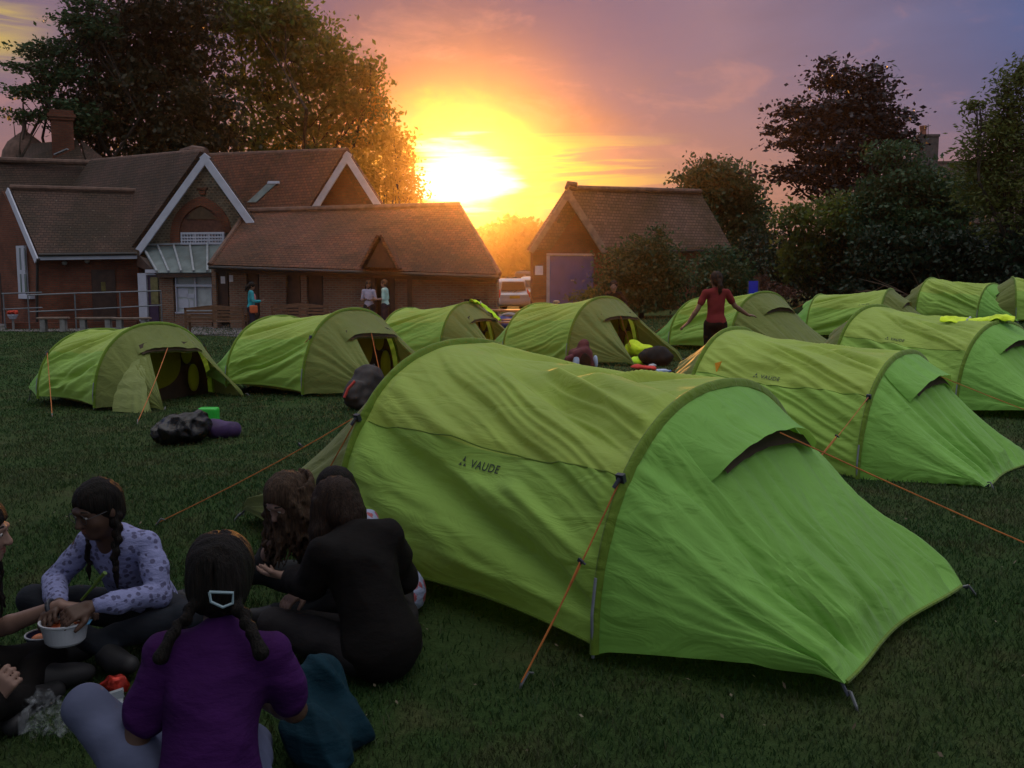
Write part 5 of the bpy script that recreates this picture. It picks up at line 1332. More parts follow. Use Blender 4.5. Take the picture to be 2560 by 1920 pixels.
# --- girl in the white printed top, facing the bowl
def white_top():
    J = lean(SIT, R(22)); S = .95
    J['elR'] = A3(.27, .24, .30); J['wrR'] = A3(.10, .48, .30); J['elL'] = A3(-.22, .28, .28); J['wrL'] = A3(-.07, .53, .31)
    J['knL'] = A3(-.36, .30, .20); J['knR'] = A3(.36, .26, .22); J['anR'] = A3(-.06, .40, .07); J['toR'] = A3(-.18, .46, .05)
    F = frame((.42, 1, -.30)); hc = J['neck'] + A3(.01, .07, .125)
    def hair(s, c, F, f):
        cap(s, c, F, S)
        w = lambda x, y, z: c + S * (F[0] * x + F[1] * y + F[2] * z)
        for q in (-1, 1):
            braid(s, [w(q * .066, -.03, -.04), w(q * .082, -.005, -.11), w(q * .085, .04, -.18), w(q * .088, .06, -.26)], .021, .012, 11)
    hair.mat = HAIR_K
    r, f = seated('person in white printed top with glasses and two plaits, reaching to a bowl', J, S, hc, F, SKIN_D, hair, 'printed_top',
                  printmat('white_print', (.25, .27, .50), (.10, .10, .20), 36), DENIM, SHOE,
                  {'R': ((-.1, .95, -.25), (-.3, -.2, -.9), -1, dict(curl=(.45, .7))), 'L': ((.55, .75, -.15), (.55, .1, -.8), 1, dict(curl=(.6, .9)))}, sleeve=1.92, seed=3)
    w = lambda x, y, z: Vector(hc * S + S * (F[0] * x + F[1] * y + F[2] * z))
    b = MB()
    for q in (-1, 1):
        ring = [w(q * .034 + .026 * math.cos(a), .097 - .3 * abs(.026 * math.cos(a) + .034) * .5, .004 + .019 * math.sin(a)) for a in np.linspace(0, 6.283, 19)]
        b.tube(ring, .0013, 5); b.tube([w(q * .058, .088, .008), w(q * .078, .04, .010), w(q * .080, -.01, .006)], .0015, 5)
    b.tube([w(-.009, .099, .008), w(.009, .099, .008)], .0013, 5); b.build('glasses', BUCK, r)
    return place(r, -1.56, 3.94, R(172))
white_top()

# --- girl in the purple T-shirt seen from behind
def purple():
    J = lean(SIT, R(10), R(1)); S = 1.0
    J['elL'] = A3(-.21, .08, .29); J['wrL'] = A3(-.22, .26, .16); J['elR'] = A3(.20, .18, .32); J['wrR'] = A3(.06, .38, .27)
    J['knL'] = A3(-.36, .16, .35); J['anL'] = A3(-.20, .42, .07); J['toL'] = A3(-.18, .55, .05); J['knR'] = A3(.03, .40, .11); J['hipR'] = A3(.06, .03, .10); J['anR'] = A3(-.14, .30, .06); J['toR'] = A3(-.16, .32, .05)
    F = frame((-.05, 1, -.16)); hc = J['neck'] + A3(-.005, .045, .135)
    def hair(s, c, F, f):
        w = lambda x, y, z: c + S * (F[0] * x + F[1] * y + F[2] * z)
        cap(s, c, F, S, thick=.016)
        s.ell(w(-.034, -.07, .0), A3(.045, .038, .085) * S, F, .012); s.ell(w(.034, -.07, .0), A3(.045, .038, .085) * S, F, .012)
        s.cut(w(0, -.122, .02), A3(.0045, .012, .09) * S, F, .006); s.cut(w(0, -.03, .138), A3(.0045, .08, .012) * S, F, .006)
        for q in (-1, 1):
            braid(s, [w(q * .05, -.085, -.05), w(q * .074, -.105, -.085), w(q * .092, -.122, -.11), w(q * .104, -.135, -.128)], .019, .014, 6)
            s.cone(w(q * .105, -.138, -.13), w(q * .128, -.152, -.178), .013 * S, .022 * S, .01)
    hair.mat = HAIR_K
    top = cloth('purple_jersey', (.042, .007, .072), .8); 
    r, f = seated('person in purple T-shirt seen from behind, dark plaits and pale hair clip', J, S, hc, F, SKIN_D, hair, 'shirt', top,
                  cloth('pale_leggings', (.105, .12, .20), .2), SHOE, {'L': ((.1, 1, -.3), (0, -.2, -1), 1, dict()), 'R': ((-.5, .8, 0), (0, 0, -1), -1, dict())}, face=False, sleeve=.72, seed=9, top_g=.017)
    w = lambda x, y, z: Vector(hc * S + S * (F[0] * x + F[1] * y + F[2] * z))
    b = MB(); pts = [w(-.008, -.128, -.018), w(.052, -.118, -.024), w(.050, -.116, -.052), (w(.026, -.124, -.060)), w(-.004, -.127, -.044), w(-.008, -.128, -.018)]
    b.tube(pts, .0042, 6); b.build('hair_clip', plain('pale_clip', (.30, .42, .48), .3, .1), r)
    return place(r, -.80, 2.38, R(4))
purple()

# --- girl in the black hoodie, back half turned to the camera
def hoodie():
    J = lean(SIT, R(9), R(-5)); S = .95
    J['elL'] = A3(-.20, .20, .35); J['wrL'] = A3(-.22, .43, .33); J['elR'] = A3(.19, .18, .31); J['wrR'] = A3(.08, .40, .2)
    J['knR'] = A3(.26, .36, .18); J['knL'] = A3(-.30, .36, .16)
    J['neck'] += A3(0, .05, -.045); F = frame((-.40, 1, -.60)); hc = J['neck'] + A3(-.01, .085, .095)
    def hair(s, c, F, f):
        cap(s, c, F, S, thick=.016); w = lambda x, y, z: c + S * (F[0] * x + F[1] * y + F[2] * z)
        for q in (-1, 1): s.chain([w(q * .065, .0, .03), w(q * .080, .035, -.06), w(q * .085, .05, -.16), w(q * .08, .03, -.27)], [.032, .036, .034, .012], .02)
        strands(s, c, F, 4, 16, .26, .012, .08, (-.01, .02), .008)
        s.ell(w(0, -.06, -.04), A3(.07, .05, .075), F, .03)
    hair.mat = HAIR_S
    r, f = seated('person in black hoodie bent forward, long dark hair over the face', J, S, hc, F, SKIN_L, hair, 'hoodie', BLACKCLOTH, cloth('black_jeans', (.022, .02, .022)), SHOE,
                  {'L': ((-.5, 1, -.05), (.2, .1, .95), -1, dict(curl=(.25, .35))), 'R': ((-.5, .8, -.2), (0, 0, -1), -1, dict())}, face=False, sleeve=1.55, seed=13, top_g=.026)
    s = Sculpt(.008); J_ = f.J
    b = J_['neck'] + A3(0, -.075, -.03)
    s.chain([b + A3(-.10, .05, .02), b + A3(-.06, -.02, -.02), b + A3(0, -.04, -.05), b + A3(.06, -.02, -.02), b + A3(.10, .05, .02)], [.030, .038, .042, .038, .030], .03); s.mesh('hood', BLACKCLOTH, r, 1, folds(8, .004))
    s = Sculpt(.005); d = (J_['wrL'] - J_['elL']); d /= np.linalg.norm(d); c = J_['wrL'] - d * .03; e1 = np.cross(d, [0, 0, 1.]); e1 /= np.linalg.norm(e1); e2 = np.cross(d, e1)
    s.chain([c + (e1 * math.cos(a) + e2 * math.sin(a)) * .029 for a in np.linspace(0, 6.283, 13)], [.0045] * 13, .002); s.mesh('wristband', BUCK, r)
    return place(r, -.49, 3.42, R(33))
hoodie()

# --- curly haired girl behind, hand at her mouth
def curly():
    J = lean(SIT, R(27)); S = .90
    J['elR'] = A3(.20, .30, .30); J['wrR'] = A3(.07, .385, .43); J['elL'] = A3(-.24, .25, .3); J['wrL'] = A3(-.15, .45, .24)
    J['knR'] = A3(.36, .20, .20); J['anR'] = A3(.62, .42, .08); J['toR'] = A3(.72, .46, .06)
    F = frame((.15, 1, -.55)); hc = J['neck'] + A3(.01, .075, .12)
    def hair(s, c, F, f):
        cap(s, c, F, S, thick=.016); w = lambda x, y, z: c + S * (F[0] * x + F[1] * y + F[2] * z)
        strands(s, c, F, 21, 120, .29, .0062, .090, (-.045, .0), .016)
        for q in (-1, 1): s.chain([w(q * .05, .02, .06), w(q * .085, .03, -.02), w(q * .095, .03, -.12), w(q * .09, .02, -.24)], [.026, .03, .03, .012], .012)
    hair.mat = HAIR_B
    r, f = seated('person with long curly brown hair holding a hand to the mouth', J, S, hc, F, SKIN_L, hair, 'top', cloth('dark_grey_cotton', (.03, .03, .032)), cloth('charcoal_trousers', (.025, .027, .03)), SHOE,
                  {'R': ((-.28, -.05, 1), (-.2, -1, 0), -1, dict(curl=(.55, .8))), 'L': ((.2, 1, -.2), (0, 0, -1), 1, dict())}, sleeve=1.0, seed=17)
    return place(r, -.76, 4.12, R(152))
curly()

# --- person beyond the hoodie, only dark head and printed shoulder visible
def beyond():
    J = lean(SIT, R(33)); S = .86
    F = frame((0, 1, -.25)); hc = J['neck'] + A3(0, .05, .13)
    def hair(s, c, F, f):
        cap(s, c, F, S, thick=.016); w = lambda x, y, z: c + S * (F[0] * x + F[1] * y + F[2] * z)
        s.ell(w(0, -.07, -.03), A3(.06, .045, .07), F, .03); s.chain([w(0, -.10, -.03), w(0, -.12, -.12), w(0, -.11, -.22)], [.03, .03, .012], .01)
    hair.mat = HAIR_K
    r, f = seated('person in pink printed shirt mostly hidden behind the black hoodie', J, S, hc, F, SKIN_M, hair, 'printed_shirt', printmat('pink_print', (.30, .34, .52), (.35, .08, .10), 16), DENIM, SHOE,
                  {'R': ((-.5, .8, 0), (0, 0, -1), -1, dict()), 'L': ((.5, .8, 0), (0, 0, -1), 1, dict())}, face=True, sleeve=1.0, seed=19)
    return place(r, -.49, 4.02, R(66))
beyond()

# --- person cut off by the left edge, arm stretched to the bowl
def edge():
    J = lean(SIT, R(16)); S = 1.0
    J['elL'] = A3(-.20, .20, .24); J['wrL'] = A3(-.15, .47, .345); J['elR'] = A3(.28, .16, .26); J['wrR'] = A3(.26, .36, .17)
    J['knR'] = A3(.30, .34, .16); J['knL'] = A3(-.22, .40, .12); J['anR'] = A3(.02, .40, .07); J['toR'] = A3(-.06, .46, .05)
    F = frame((-.05, 1, -.1)); hc = J['neck'] + A3(0, .045, .13)
    def hair(s, c, F, f):
        cap(s, c, F, S, thick=.016); strands(s, c, F, 31, 30, .36, .012, .085, (-.015, .01), .014)
    hair.mat = HAIR_K
    r, f = seated('person in black at the left edge, watch strap on the outstretched arm', J, S, hc, F, SKIN_L, hair, 'top', BLACKCLOTH, BLACKCLOTH, SHOE,
                  {'L': ((-.10, 1, -.18), (.2, .0, -1), 1, dict(curl=(.35, .5))), 'R': ((.0, .55, .75), (-1, .2, 0), 1, dict(curl=(.9, 1.1)))}, sleeve=.8, seed=23)
    s = Sculpt(.005); J_ = f.J; d = (J_['wrL'] - J_['elL']); d /= np.linalg.norm(d); c = J_['wrL'] - d * .035; e1 = np.cross(d, [0, 0, 1.]); e1 /= np.linalg.norm(e1); e2 = np.cross(d, e1)
    s.chain([c + (e1 * math.cos(a) + e2 * math.sin(a)) * .031 for a in np.linspace(0, 6.283, 13)], [.009] * 13, .004); s.mesh('watch_strap', BUCK, r)
    return place(r, -2.13, 3.24, R(-80))
edge()

# --- standing people
STAND = dict(pelvis=(0, 0, .82), waist=(0, .0, .98), chest=(0, .0, 1.14), neck=(0, -.005, 1.305), shL=(-.155, 0, 1.255), shR=(.155, 0, 1.255),
             elL=(-.21, -.02, 1.0), elR=(.21, -.02, 1.0), wrL=(-.22, .06, .78), wrR=(.22, .06, .78), hipL=(-.08, 0, .80), hipR=(.08, 0, .80),
             knL=(-.09, .02, .44), knR=(.09, .02, .44), anL=(-.10, -.02, .08), anR=(.10, -.02, .08), toL=(-.12, .12, .035), toR=(.12, .12, .035))
def standing(label, J, S, F, skin, hairm, top_mat, leg_mat, sleeve, hands, tail=True, loc=(0, 0), rz=0, seed=1, h=.011, face=False, skirt=False, hair_long=0):
    f = Fig(J, S); hc = (np.array(J['neck'], float) + A3(0, .025, .135)) * S
    s = Sculpt(h * .8); f.torso(s, -.004); f.neck(s, hc); head(s, hc, F, scale=S)
    for k in 'LR':
        f.arm(s, k, 0, 0, 2.0); d, p, sd, kw = hands[k]; hand(s, f.J['wr' + k], d, p, sd, m=0, scale=S, **kw); f.leg(s, k, -.004); f.foot(s, k)
    r = s.mesh('person', [skin, LIPS]); tag(r, label, 'person')
    if face: head_detail(r, hc, F, scale=S)
    s = Sculpt(h); f.torso(s, .010)
    for k in 'LR': f.arm(s, k, .011, 0, sleeve)
    s.mesh('shirt', top_mat, r, 1, folds(seed, .003, (22, 22, 34)))
    s = Sculpt(h); s.ell(f.J['pelvis'] + A3(0, -.015, -.02) * S, A3(.155, .118, .115) * S, None, .05)
    for k in 'LR': f.leg(s, k, .010)
    s.mesh('trousers', leg_mat, r, 1, folds(seed + 2, .003))
    for k in 'LR': s = Sculpt(h); f.foot(s, k, 0, .010); s.mesh('shoe', SHOE, r)
    s = Sculpt(h * .7); cap(s, hc, F, S, thick=.012); w = lambda x, y, z: hc + S * (F[0] * x + F[1] * y + F[2] * z)
    if tail: s.ell(w(.0, -.10, -.02), A3(.03, .03, .03), F, .02); s.chain([w(0, -.11, -.02), w(.012, -.125, -.09), w(.014, -.11, -.17), w(.01, -.10, -.21)], [.026, .034, .03, .010], .01)
    if hair_long: strands(s, hc, F, seed, 22, hair_long, .014, .085, (-.02, 0), .012)
    hairmesh(s, 'hair', hairm, r, seed)
    place(r, *loc, rz); return r
def red_shirt():
    J = {k: np.array(v, float) for k, v in STAND.items()}
    J['elL'] = A3(-.27, -.01, 1.02); J['wrL'] = A3(-.40, .03, .815); J['elR'] = A3(.29, .03, 1.06); J['wrR'] = A3(.50, .10, .93)
    standing('standing person in red T-shirt seen from behind with arms held out', J, .95, frame((-.15, 1, -.06)), SKIN_M, HAIR_S, cloth('red_jersey', (.19, .024, .027), .3), BLACKCLOTH, .62,
             {'L': ((-.7, .15, -.55), (-.2, .2, -1), -1, dict(curl=(.15, .3), spread=.25)), 'R': ((.95, .2, -.1), (0, .2, -1), 1, dict(curl=(.15, .3), spread=.25))}, loc=(2.83, 13.3), rz=R(2), seed=41, h=.010)
red_shirt()
def teal():
    J = {k: np.array(v, float) for k, v in STAND.items()}
    J['wrL'] = A3(-.08, .25, .98); J['wrR'] = A3(.10, .27, 1.0); J['elL'] = A3(-.2, .03, 1.0); J['elR'] = A3(.2, .04, 1.0)
    r = standing('person in turquoise cardigan standing by a doorway of the low outbuilding', J, 1.04, frame((0, 1, -.5)), SKIN_M, HAIR_K, cloth('turquoise_knit', (.03, .30, .36), .3), cloth('dark_skirt', (.04, .03, .045)), 1.9,
                 {'L': ((.4, .8, .3), (0, 0, 1), -1, dict()), 'R': ((-.4, .8, .3), (0, 0, 1), 1, dict())}, tail=True, loc=(-8.05, 29.6), rz=R(-70), seed=43, h=.016)
    s = Sculpt(.016); s.ell((0, .09, 1.13), (.075, .06, .15), None, .02); s.mesh('pink_top', plain('pink_cotton', (.45, .18, .18), .8, .1), r)
    s = Sculpt(.016); s.box((.17, .05, .80), (.05, .12, .12), .03); s.chain([(.17, .05, .90), (.18, .02, 1.1), (.14, 0, 1.28)], [.010] * 3, .01); s.mesh('handbag', plain('orange_bag', (.5, .10, .03), .6, .2), r)
teal()
def pair():
    J = {k: np.array(v, float) for k, v in STAND.items()}
    J['wrL'] = A3(-.06, .25, .98); J['wrR'] = A3(.08, .25, .97)
    hk = {'L': ((.5, .8, .2), (0, 0, 1), -1, dict()), 'R': ((-.5, .8, .2), (0, 0, 1), 1, dict())}
    standing('person in pale lilac top facing the camera by the porch, dark hair', J, 1.03, frame((.1, 1, -.3)), SKIN_M, HAIR_K, cloth('lilac_cotton', (.40, .36, .48), .3), cloth('black_leggings', (.02, .02, .025)), 1.0, hk, tail=False, loc=(-4.45, 29.8), rz=R(175), seed=47, h=.016, face=True, hair_long=.2)
    standing('person in pale mint striped top turned sideways by the porch, hair tied up', J, 1.05, frame((0, 1, -.1)), SKIN_L, HAIR_B, cloth('mint_cotton', (.36, .55, .52), .3), cloth('navy_trousers', (.02, .02, .035)), 1.0, hk, tail=False, loc=(-3.92, 29.6), rz=R(80), seed=53, h=.016)
pair()
def by_bush():
    J = lean({k: np.array(v, float) + (A3(0, 0, .36) if k not in ('anL', 'anR', 'toL', 'toR', 'knL', 'knR') else 0) for k, v in SIT.items()}, R(6))
    J['knL'] = A3(-.14, .42, .50); J['knR'] = A3(.14, .42, .50); J['anL'] = A3(-.15, .46, .08); J['anR'] = A3(.15, .46, .08); J['toL'] = A3(-.16, .62, .04); J['toR'] = A3(.16, .62, .04)
    J['wrL'] = A3(-.13, .36, .60); J['wrR'] = A3(.13, .36, .60); J['elL'] = A3(-.27, .10, .68); J['elR'] = A3(.27, .10, .68)
    F = frame((.1, 1, -.1)); hc = J['neck'] + A3(0, .04, .13)
    def hair(s, c, F, f): cap(s, c, F, 1.2, thick=.010)
    hair.mat = HAIR_K
    r, f = seated('person in black sitting in front of the big rounded bush behind the open tent', J, 1.2, hc, F, SKIN_L, hair, 'jacket', BLACKCLOTH, cloth('grey_trousers', (.12, .12, .14)), SHOE,
                  {'R': ((-.3, .9, -.2), (0, 0, -1), -1, dict()), 'L': ((.3, .9, -.2), (0, 0, -1), 1, dict())}, sleeve=1.95, seed=61, h=.015, top_g=.025)
    x, y = P(1325, 640, 25.0).x, 25.0; place(r, x, y, R(176))
    c = empty('camp_chair', (x, y, gz(x, y)), R(176)); tag(c, 'dark folding chair under the person in black by the rounded bush', 'chair')
    b = MB(); b.box((0, .08, .40), (.46, .46, .03)); b.build('seat', BLACKCLOTH, c); b = MB(); b.box((0, -.19, .66), (.46, .03, .46)); b.build('backrest', BLACKCLOTH, c)
    for q in (-1, 1):
        b = MB(); b.tube([(q * .23, -.2, .0), (q * .23, .3, .41)], .013, 6); b.tube([(q * .23, .3, .0), (q * .23, -.22, .88)], .013, 6); b.build('leg', BUCK, c)
by_bush()

# ------------------------------------------------------------------ things lying about
def lump(name, label, cat, spec, mat, loc, h=.012, seed=1, amp=.012, rz=0, group=None, f=(16, 16, 16)):
    s = Sculpt(h)
    for c, r in spec: s.ell(c, r, None, .04)
    o = s.mesh(name, mat, None, 1, crumple(seed, amp, f[0] * .9, 6) if amp > .006 else folds(seed, amp, f, 6)); o.location = loc; o.rotation_euler = (0, 0, rz); tag(o, label, cat, group); return o
HIVIS = plain('hi_vis', (.62, .85, .01), .7, .2, 9, .6, 20, sheen=.2); HIVIS_G = plain('hi_vis_lime', (.50, .88, .015), .7, .25, 9, .6, 20)
SILV = plain('reflective_tape', (.32, .38, .36), .35, .1, 10)
PLAST = plain('black_plastic_film', (.005, .005, .006), .20, .3, 8, 1.0, 22, spec=.35)
def gp2(x, y): p = G(x, y); return (p.x, p.y, p.z)

lump('bin_bag', 'crumpled shiny black bin bag in front of the leftmost tent', 'bag', [((0, 0, .13), (.24, .20, .17)), ((-.10, -.05, .10), (.20, .17, .13)), ((.10, .05, .20), (.15, .13, .12))], PLAST, gp2(398, 958), .014, 3, .022, f=(24, 24, 24))
lump('stuff_sack', 'purple and black sleeping bag sack leaning against the bin bag', 'bag', [((0, 0, .09), (.13, .11, .10)), ((.12, -.02, .085), (.13, .10, .09)), ((.20, -.02, .08), (.08, .09, .08))], plain('purple_sack', (.045, .022, .085), .7, .4, 6, .4, 20), gp2(462, 946), .012, 5, .008)
o = lump('carry_box', 'bright green plastic box behind the black bin bag', 'box', [((0, 0, .08), (.01, .01, .01))], plain('green_plastic', (.03, .48, .05), .35, .1), gp2(452, 925))
def boxmesh(o, hs, rd, z):
    s = Sculpt(.012); s.box((0, 0, z), hs, rd); n = s.mesh('tmp', o.data.materials[0]); o.data = n.data; bpy.data.objects.remove(n)
boxmesh(o, (.10, .07, .10), .02, .12)
def rucksack(loc, rz, label, body, accent, sc_=1.0):
    s = Sculpt(.014); s.box((0, 0, .24 * sc_), A3(.17, .13, .24) * sc_, .08 * sc_, None, .03); s.box((0, -.13 * sc_, .17 * sc_), A3(.12, .07, .12) * sc_, .05 * sc_, None, .03); s.ell((0, .01, .47 * sc_), A3(.16, .13, .08) * sc_, None, .03)
    o = s.mesh('rucksack', body, None, 1, folds(9, .006)); o.location = loc; o.rotation_euler = (R(-28), 0, rz); tag(o, label, 'bag')
    b = MB(); b.tube([(-.05, -.205 * sc_, .06), (-.03, -.215 * sc_, .17), (.02, -.20 * sc_, .27)], .016, 6); b.build('red_strap', accent, o)
    s = Sculpt(.014); s.chain([(-.10, .13 * sc_, .40 * sc_), (-.11, .20 * sc_, .28 * sc_), (-.10, .14 * sc_, .10 * sc_)], [.022] * 3, .01); s.mesh('shoulder_strap', body, o)
    s = Sculpt(.012); s.chain([(-.04, .02, .53 * sc_), (0, .02, .57 * sc_), (.04, .02, .53 * sc_)], [.010] * 3, .01); s.mesh('grab_loop', body, o)
    return o
rucksack(gp2(772, 885), R(-35), 'dark grey rucksack with a red strap on the grass left of the nearest tent', plain('charcoal_pack', (.030, .026, .026), .7, .3, 8, .4, 20), plain('red_strap', (.45, .04, .03), .6, .1))
# maroon and white rucksack heap by the open tent
def heap():
    s = Sculpt(.014); s.box((0, 0, .20), (.15, .15, .19), .08, Matrix.Rotation(.25, 3, 'Y'), .03); s.ell((.04, .03, .40), (.09, .09, .11), None, .04); s.ell((.10, .05, .20), (.10, .12, .20), None, .04)
    o = s.mesh('rucksack', plain('maroon_pack', (.085, .014, .020), .75, .3, 8, .4, 20), None, 1, folds(5, .010)); o.location = gp2(1256, 808); o.rotation_euler = (0, 0, R(20)); tag(o, 'maroon rucksack with pale blue panels lying between the nearest tent and the open tent', 'bag')
    s = Sculpt(.012); s.ell((-.13, -.10, .16), (.05, .07, .15), None, .02); s.ell((.19, -.06, .18), (.04, .06, .10), None, .02); s.mesh('pale_panel', plain('pale_blue_cloth', (.42, .52, .70), .8, .15, 8), o, 1, folds(2, .006))
    s = Sculpt(.012); s.ell((-.01, -.15, .17), (.09, .05, .15), None, .02); s.mesh('dark_pocket', BLACKCLOTH, o, 1, folds(3, .006))
    s = Sculpt(.012); s.chain([(-.42, -.02, .05), (-.25, -.05, .20), (-.08, -.06, .33), (.02, -.02, .36)], [.035, .05, .045, .02], .02); s.mesh('sleeve', plain('maroon_pack', ()), o, 1, folds(4, .008))
heap()
# hi-vis vests
def vest_over(loc, rz, label, pts, wdt, seed, mat):
    """a limp vest lying along a path of surface points"""
    n = 22; m = 9; P_ = np.array(pts, float); t = np.linspace(0, len(pts) - 1, n); X = np.stack([np.interp(t, range(len(pts)), P_[:, i]) for i in range(3)], 1)
    nn = noise1(seed); n2 = noise1(seed + 1); V = []
    d = np.gradient(X, axis=0); d /= np.linalg.norm(d, axis=1)[:, None]; sd = np.cross(d, [0, 0, 1.]); sd /= np.linalg.norm(sd, axis=1)[:, None] + 1e-9
    for i in range(n):
        for j in range(m):
            q = j / (m - 1) * 2 - 1; ww = wdt * (.75 + .5 * nn(np.array(i * .6)))
            V.append(X[i] + sd[i] * q * ww + np.array([0, 0, .016 + .085 * abs(float(nn(np.array(i * .9 + j * 1.3))) - .3) - .05 * q * q]) + sd[i] * .05 * (float(n2(np.array(i * .5))) - .5))
    o = npmesh('hi_vis_vest', V, grid_faces(n, m), mat); s = o.modifiers.new('thick', 'SOLIDIFY'); s.thickness = .012; sb = o.modifiers.new('smooth', 'SUBSURF'); sb.levels = 1; sb.render_levels = 1
    o.location = loc; o.rotation_euler = (0, 0, rz); tag(o, label, 'vest'); 
    b = MB(); k = [Vector(V[i * m + j]) + Vector((0, 0, .012)) for i, j in ((7, 0), (7, 2), (7, 4), (7, 6), (7, 8))]; b.tube(k, .014, 6); b.build('reflective_band', SILV, o); return o
def hoop_path(tent_key, dims, x, a0, a1, n=6, out=.045):
    a = np.linspace(a0, a1, n); y, z = hoop_pt(*dims, a); r_ = np.sqrt(y * y + z * z); return [(x, float(yy * (1 + out / rr)), float(zz * (1 + out / rr))) for yy, zz, rr in zip(y, z, r_)]
(x, y), rz = TENTS['gold']
vest_over(tl(x, y), rz, 'yellow green hi-vis vest draped down the front hoop of the golden tent', [(-.05, -.02, 1.115), (-.10, -.18, 1.07), (-.22, -.30, .96), (-.36, -.36, .84), (-.50, -.40, .71)], .07, 71, HIVIS_G)
(x, y), rz = TENTS['vest']
vest_over(tl(x, y), rz, 'yellow hi-vis vest thrown flat over the hoop of the tent at the right edge', [(LT - .62, -.12, .94), (LT - .45, -.10, .93), (LT - .28, -.07, .925), (LT - .12, -.02, .95), (LT + .0, .0, .98), (LT + .12, .05, .95)], .11, 73, HIVIS)
# clutter spilling from the open tent
lump('bin_bag', 'plain matt black bag at the doorway of the open tent', 'bag', [((0, 0, .14), (.28, .20, .16)), ((.05, 0, .18), (.18, .16, .13))], plain('matt_black', (.010, .009, .009), .9, .2), gp2(1416, 790), .018, 31, .01)
lump('hi_vis_bundle', 'large yellow hi-vis bundle heaped inside the doorway of the open tent', 'clothing', [((0, 0, .12), (.24, .16, .13)), ((.16, .02, .16), (.10, .10, .08)), ((-.08, 0, .20), (.14, .12, .09))], HIVIS, tuple(np.array(gp2(1395, 782)) + A3(-.1, .25, .05)), .018, 33, .018)
lump('hi_vis_bundle', 'small lime hi-vis bundle on the grass in front of the black bag', 'clothing', [((0, 0, .06), (.17, .12, .08)), ((.08, 0, .08), (.09, .08, .06))], HIVIS_G, gp2(1375, 790), .014, 35, .014)
lump('red_cloth', 'bright red cloth on the grass below the lime hi-vis bundle', 'clothing', [((0, 0, .04), (.16, .10, .055)), ((.14, -.04, .03), (.10, .07, .04))], plain('red_cloth', (.55, .04, .03), .8, .15), gp2(1383, 799), .012, 37, .012)
lump('grey_clothes', 'pale grey clothes pile at the back of the open tent doorway', 'clothing', [((0, 0, .14), (.20, .14, .14)), ((.14, 0, .18), (.10, .09, .08))], plain('grey_clothes', (.20, .24, .25), .85, .2), tuple(np.array(gp2(1380, 775)) + A3(.05, .55, .1)), .016, 39, .014)
def bottle(loc, rz, label, col, capc):
    o = empty('drink_bottle', loc, rz); tag(o, label, 'bottle')
    b = MB(); b.lathe((0, 0, 0), [(0, 0), (.033, 0), (.036, .01), (.036, .13), (.033, .15), (.015, .19), (.013, .21)], 16)
    q = b.build('body', col, o, smooth=True, weld=True); q.rotation_euler = (0, R(90), 0); q.location = (0, 0, .038)
    b = MB(); b.lathe((0, 0, .208), [(.016, 0), (.016, .02), (0, .02)], 12); b.tube([(0, 0, .20), (0, 0, .21)], .016, 12); q = b.build('cap', capc, o); q.rotation_euler = (0, R(90), 0); q.location = (0, 0, .038)
CLEARB = plain('clear_blue_plastic', (.45, .56, .78), .15, .15, 6, spec=.6)
bottle(gp2(1418, 808), R(15), 'clear blue drink bottle lying alone on the grass between the tents', CLEARB, plain('blue_cap', (.08, .22, .6), .4))
bottle(gp2(1404, 797), R(60), 'pale drink bottle lying next to the red cloth', plain('pale_plastic', (.5, .52, .55), .2, .1), plain('white_cap', (.6, .6, .6), .4))
# small orange flag tag on the second tent
(x, y), rz = TENTS['mid']
t = canopy_pos(np.array([.13]), np.array([np.pi - .80]), (wB, hB), 131)[0]; b = MB(); b.prism([(t[0] - .035, t[1] - .02, t[2] + .03), (t[0] + .03, t[1] - .02, t[2] + .05), (t[0] - .01, t[1] - .04, t[2] - .05)], .006)
o = b.build('orange_tag', plain('orange_nylon', (.75, .30, .01), .6, .1)); o.location = tl(x, y); o.rotation_euler = (0, 0, rz); tag(o, 'small bright orange tag stuck on the side of the second tent', 'tag')
# ---- picnic things in the circle
def bowl():
    p = P(140, 1356, 3.42); r = empty('food_bowl', (p.x, p.y, p.z - .055)); tag(r, 'round white plastic bowl of food held between two hands', 'bowl')
    b = MB(); b.lathe((0, 0, 0), [(0, 0), (.060, 0), (.070, .01), (.083, .075), (.089, .080), (.089, .086), (.083, .086), (.078, .07), (.066, .014), (0, .012)], 40); b.build('shell', plain('white_plastic', (.50, .53, .58), .35, .05), r, smooth=False)
    s = Sculpt(.005); s.ell((0, 0, .05), (.072, .072, .022), None, .01); 
    rg = np.random.default_rng(5)
    for i in range(16): s.ell((rg.uniform(-.05, .05), rg.uniform(-.05, .05), .068), (rg.uniform(.010, .02), rg.uniform(.008, .016), .008), None, .004, 1 if i % 3 else 2)
    s.mesh('food', [plain('tomato_sauce', (.20, .035, .012), .35, .4, 30), plain('orange_food', (.55, .16, .05), .5, .3, 30), plain('pale_food', (.5, .42, .36), .5, .2, 30)], r)
    b = MB(); b.prism([(.060, -.055, .082), (.105, -.03, .084), (.098, .012, .084), (.078, .0, .082)], .004); b.build('lid_tab', plain('blue_tab', (.12, .36, .62), .4, .05), r)
    o = MB(); a = P(176, 1296, 3.47); c = P(227, 1237, 3.44); o.tube([a, a.lerp(c, .5) + Vector((.004, 0, .004)), c], [.005, .006, .009], 7)
    q = o.build('celery_stick', plain('celery', (.10, .18, .02), .5, .2), smooth=True); tag(q, 'thin green food stick held in the hand of the person in white', 'food')
bowl()
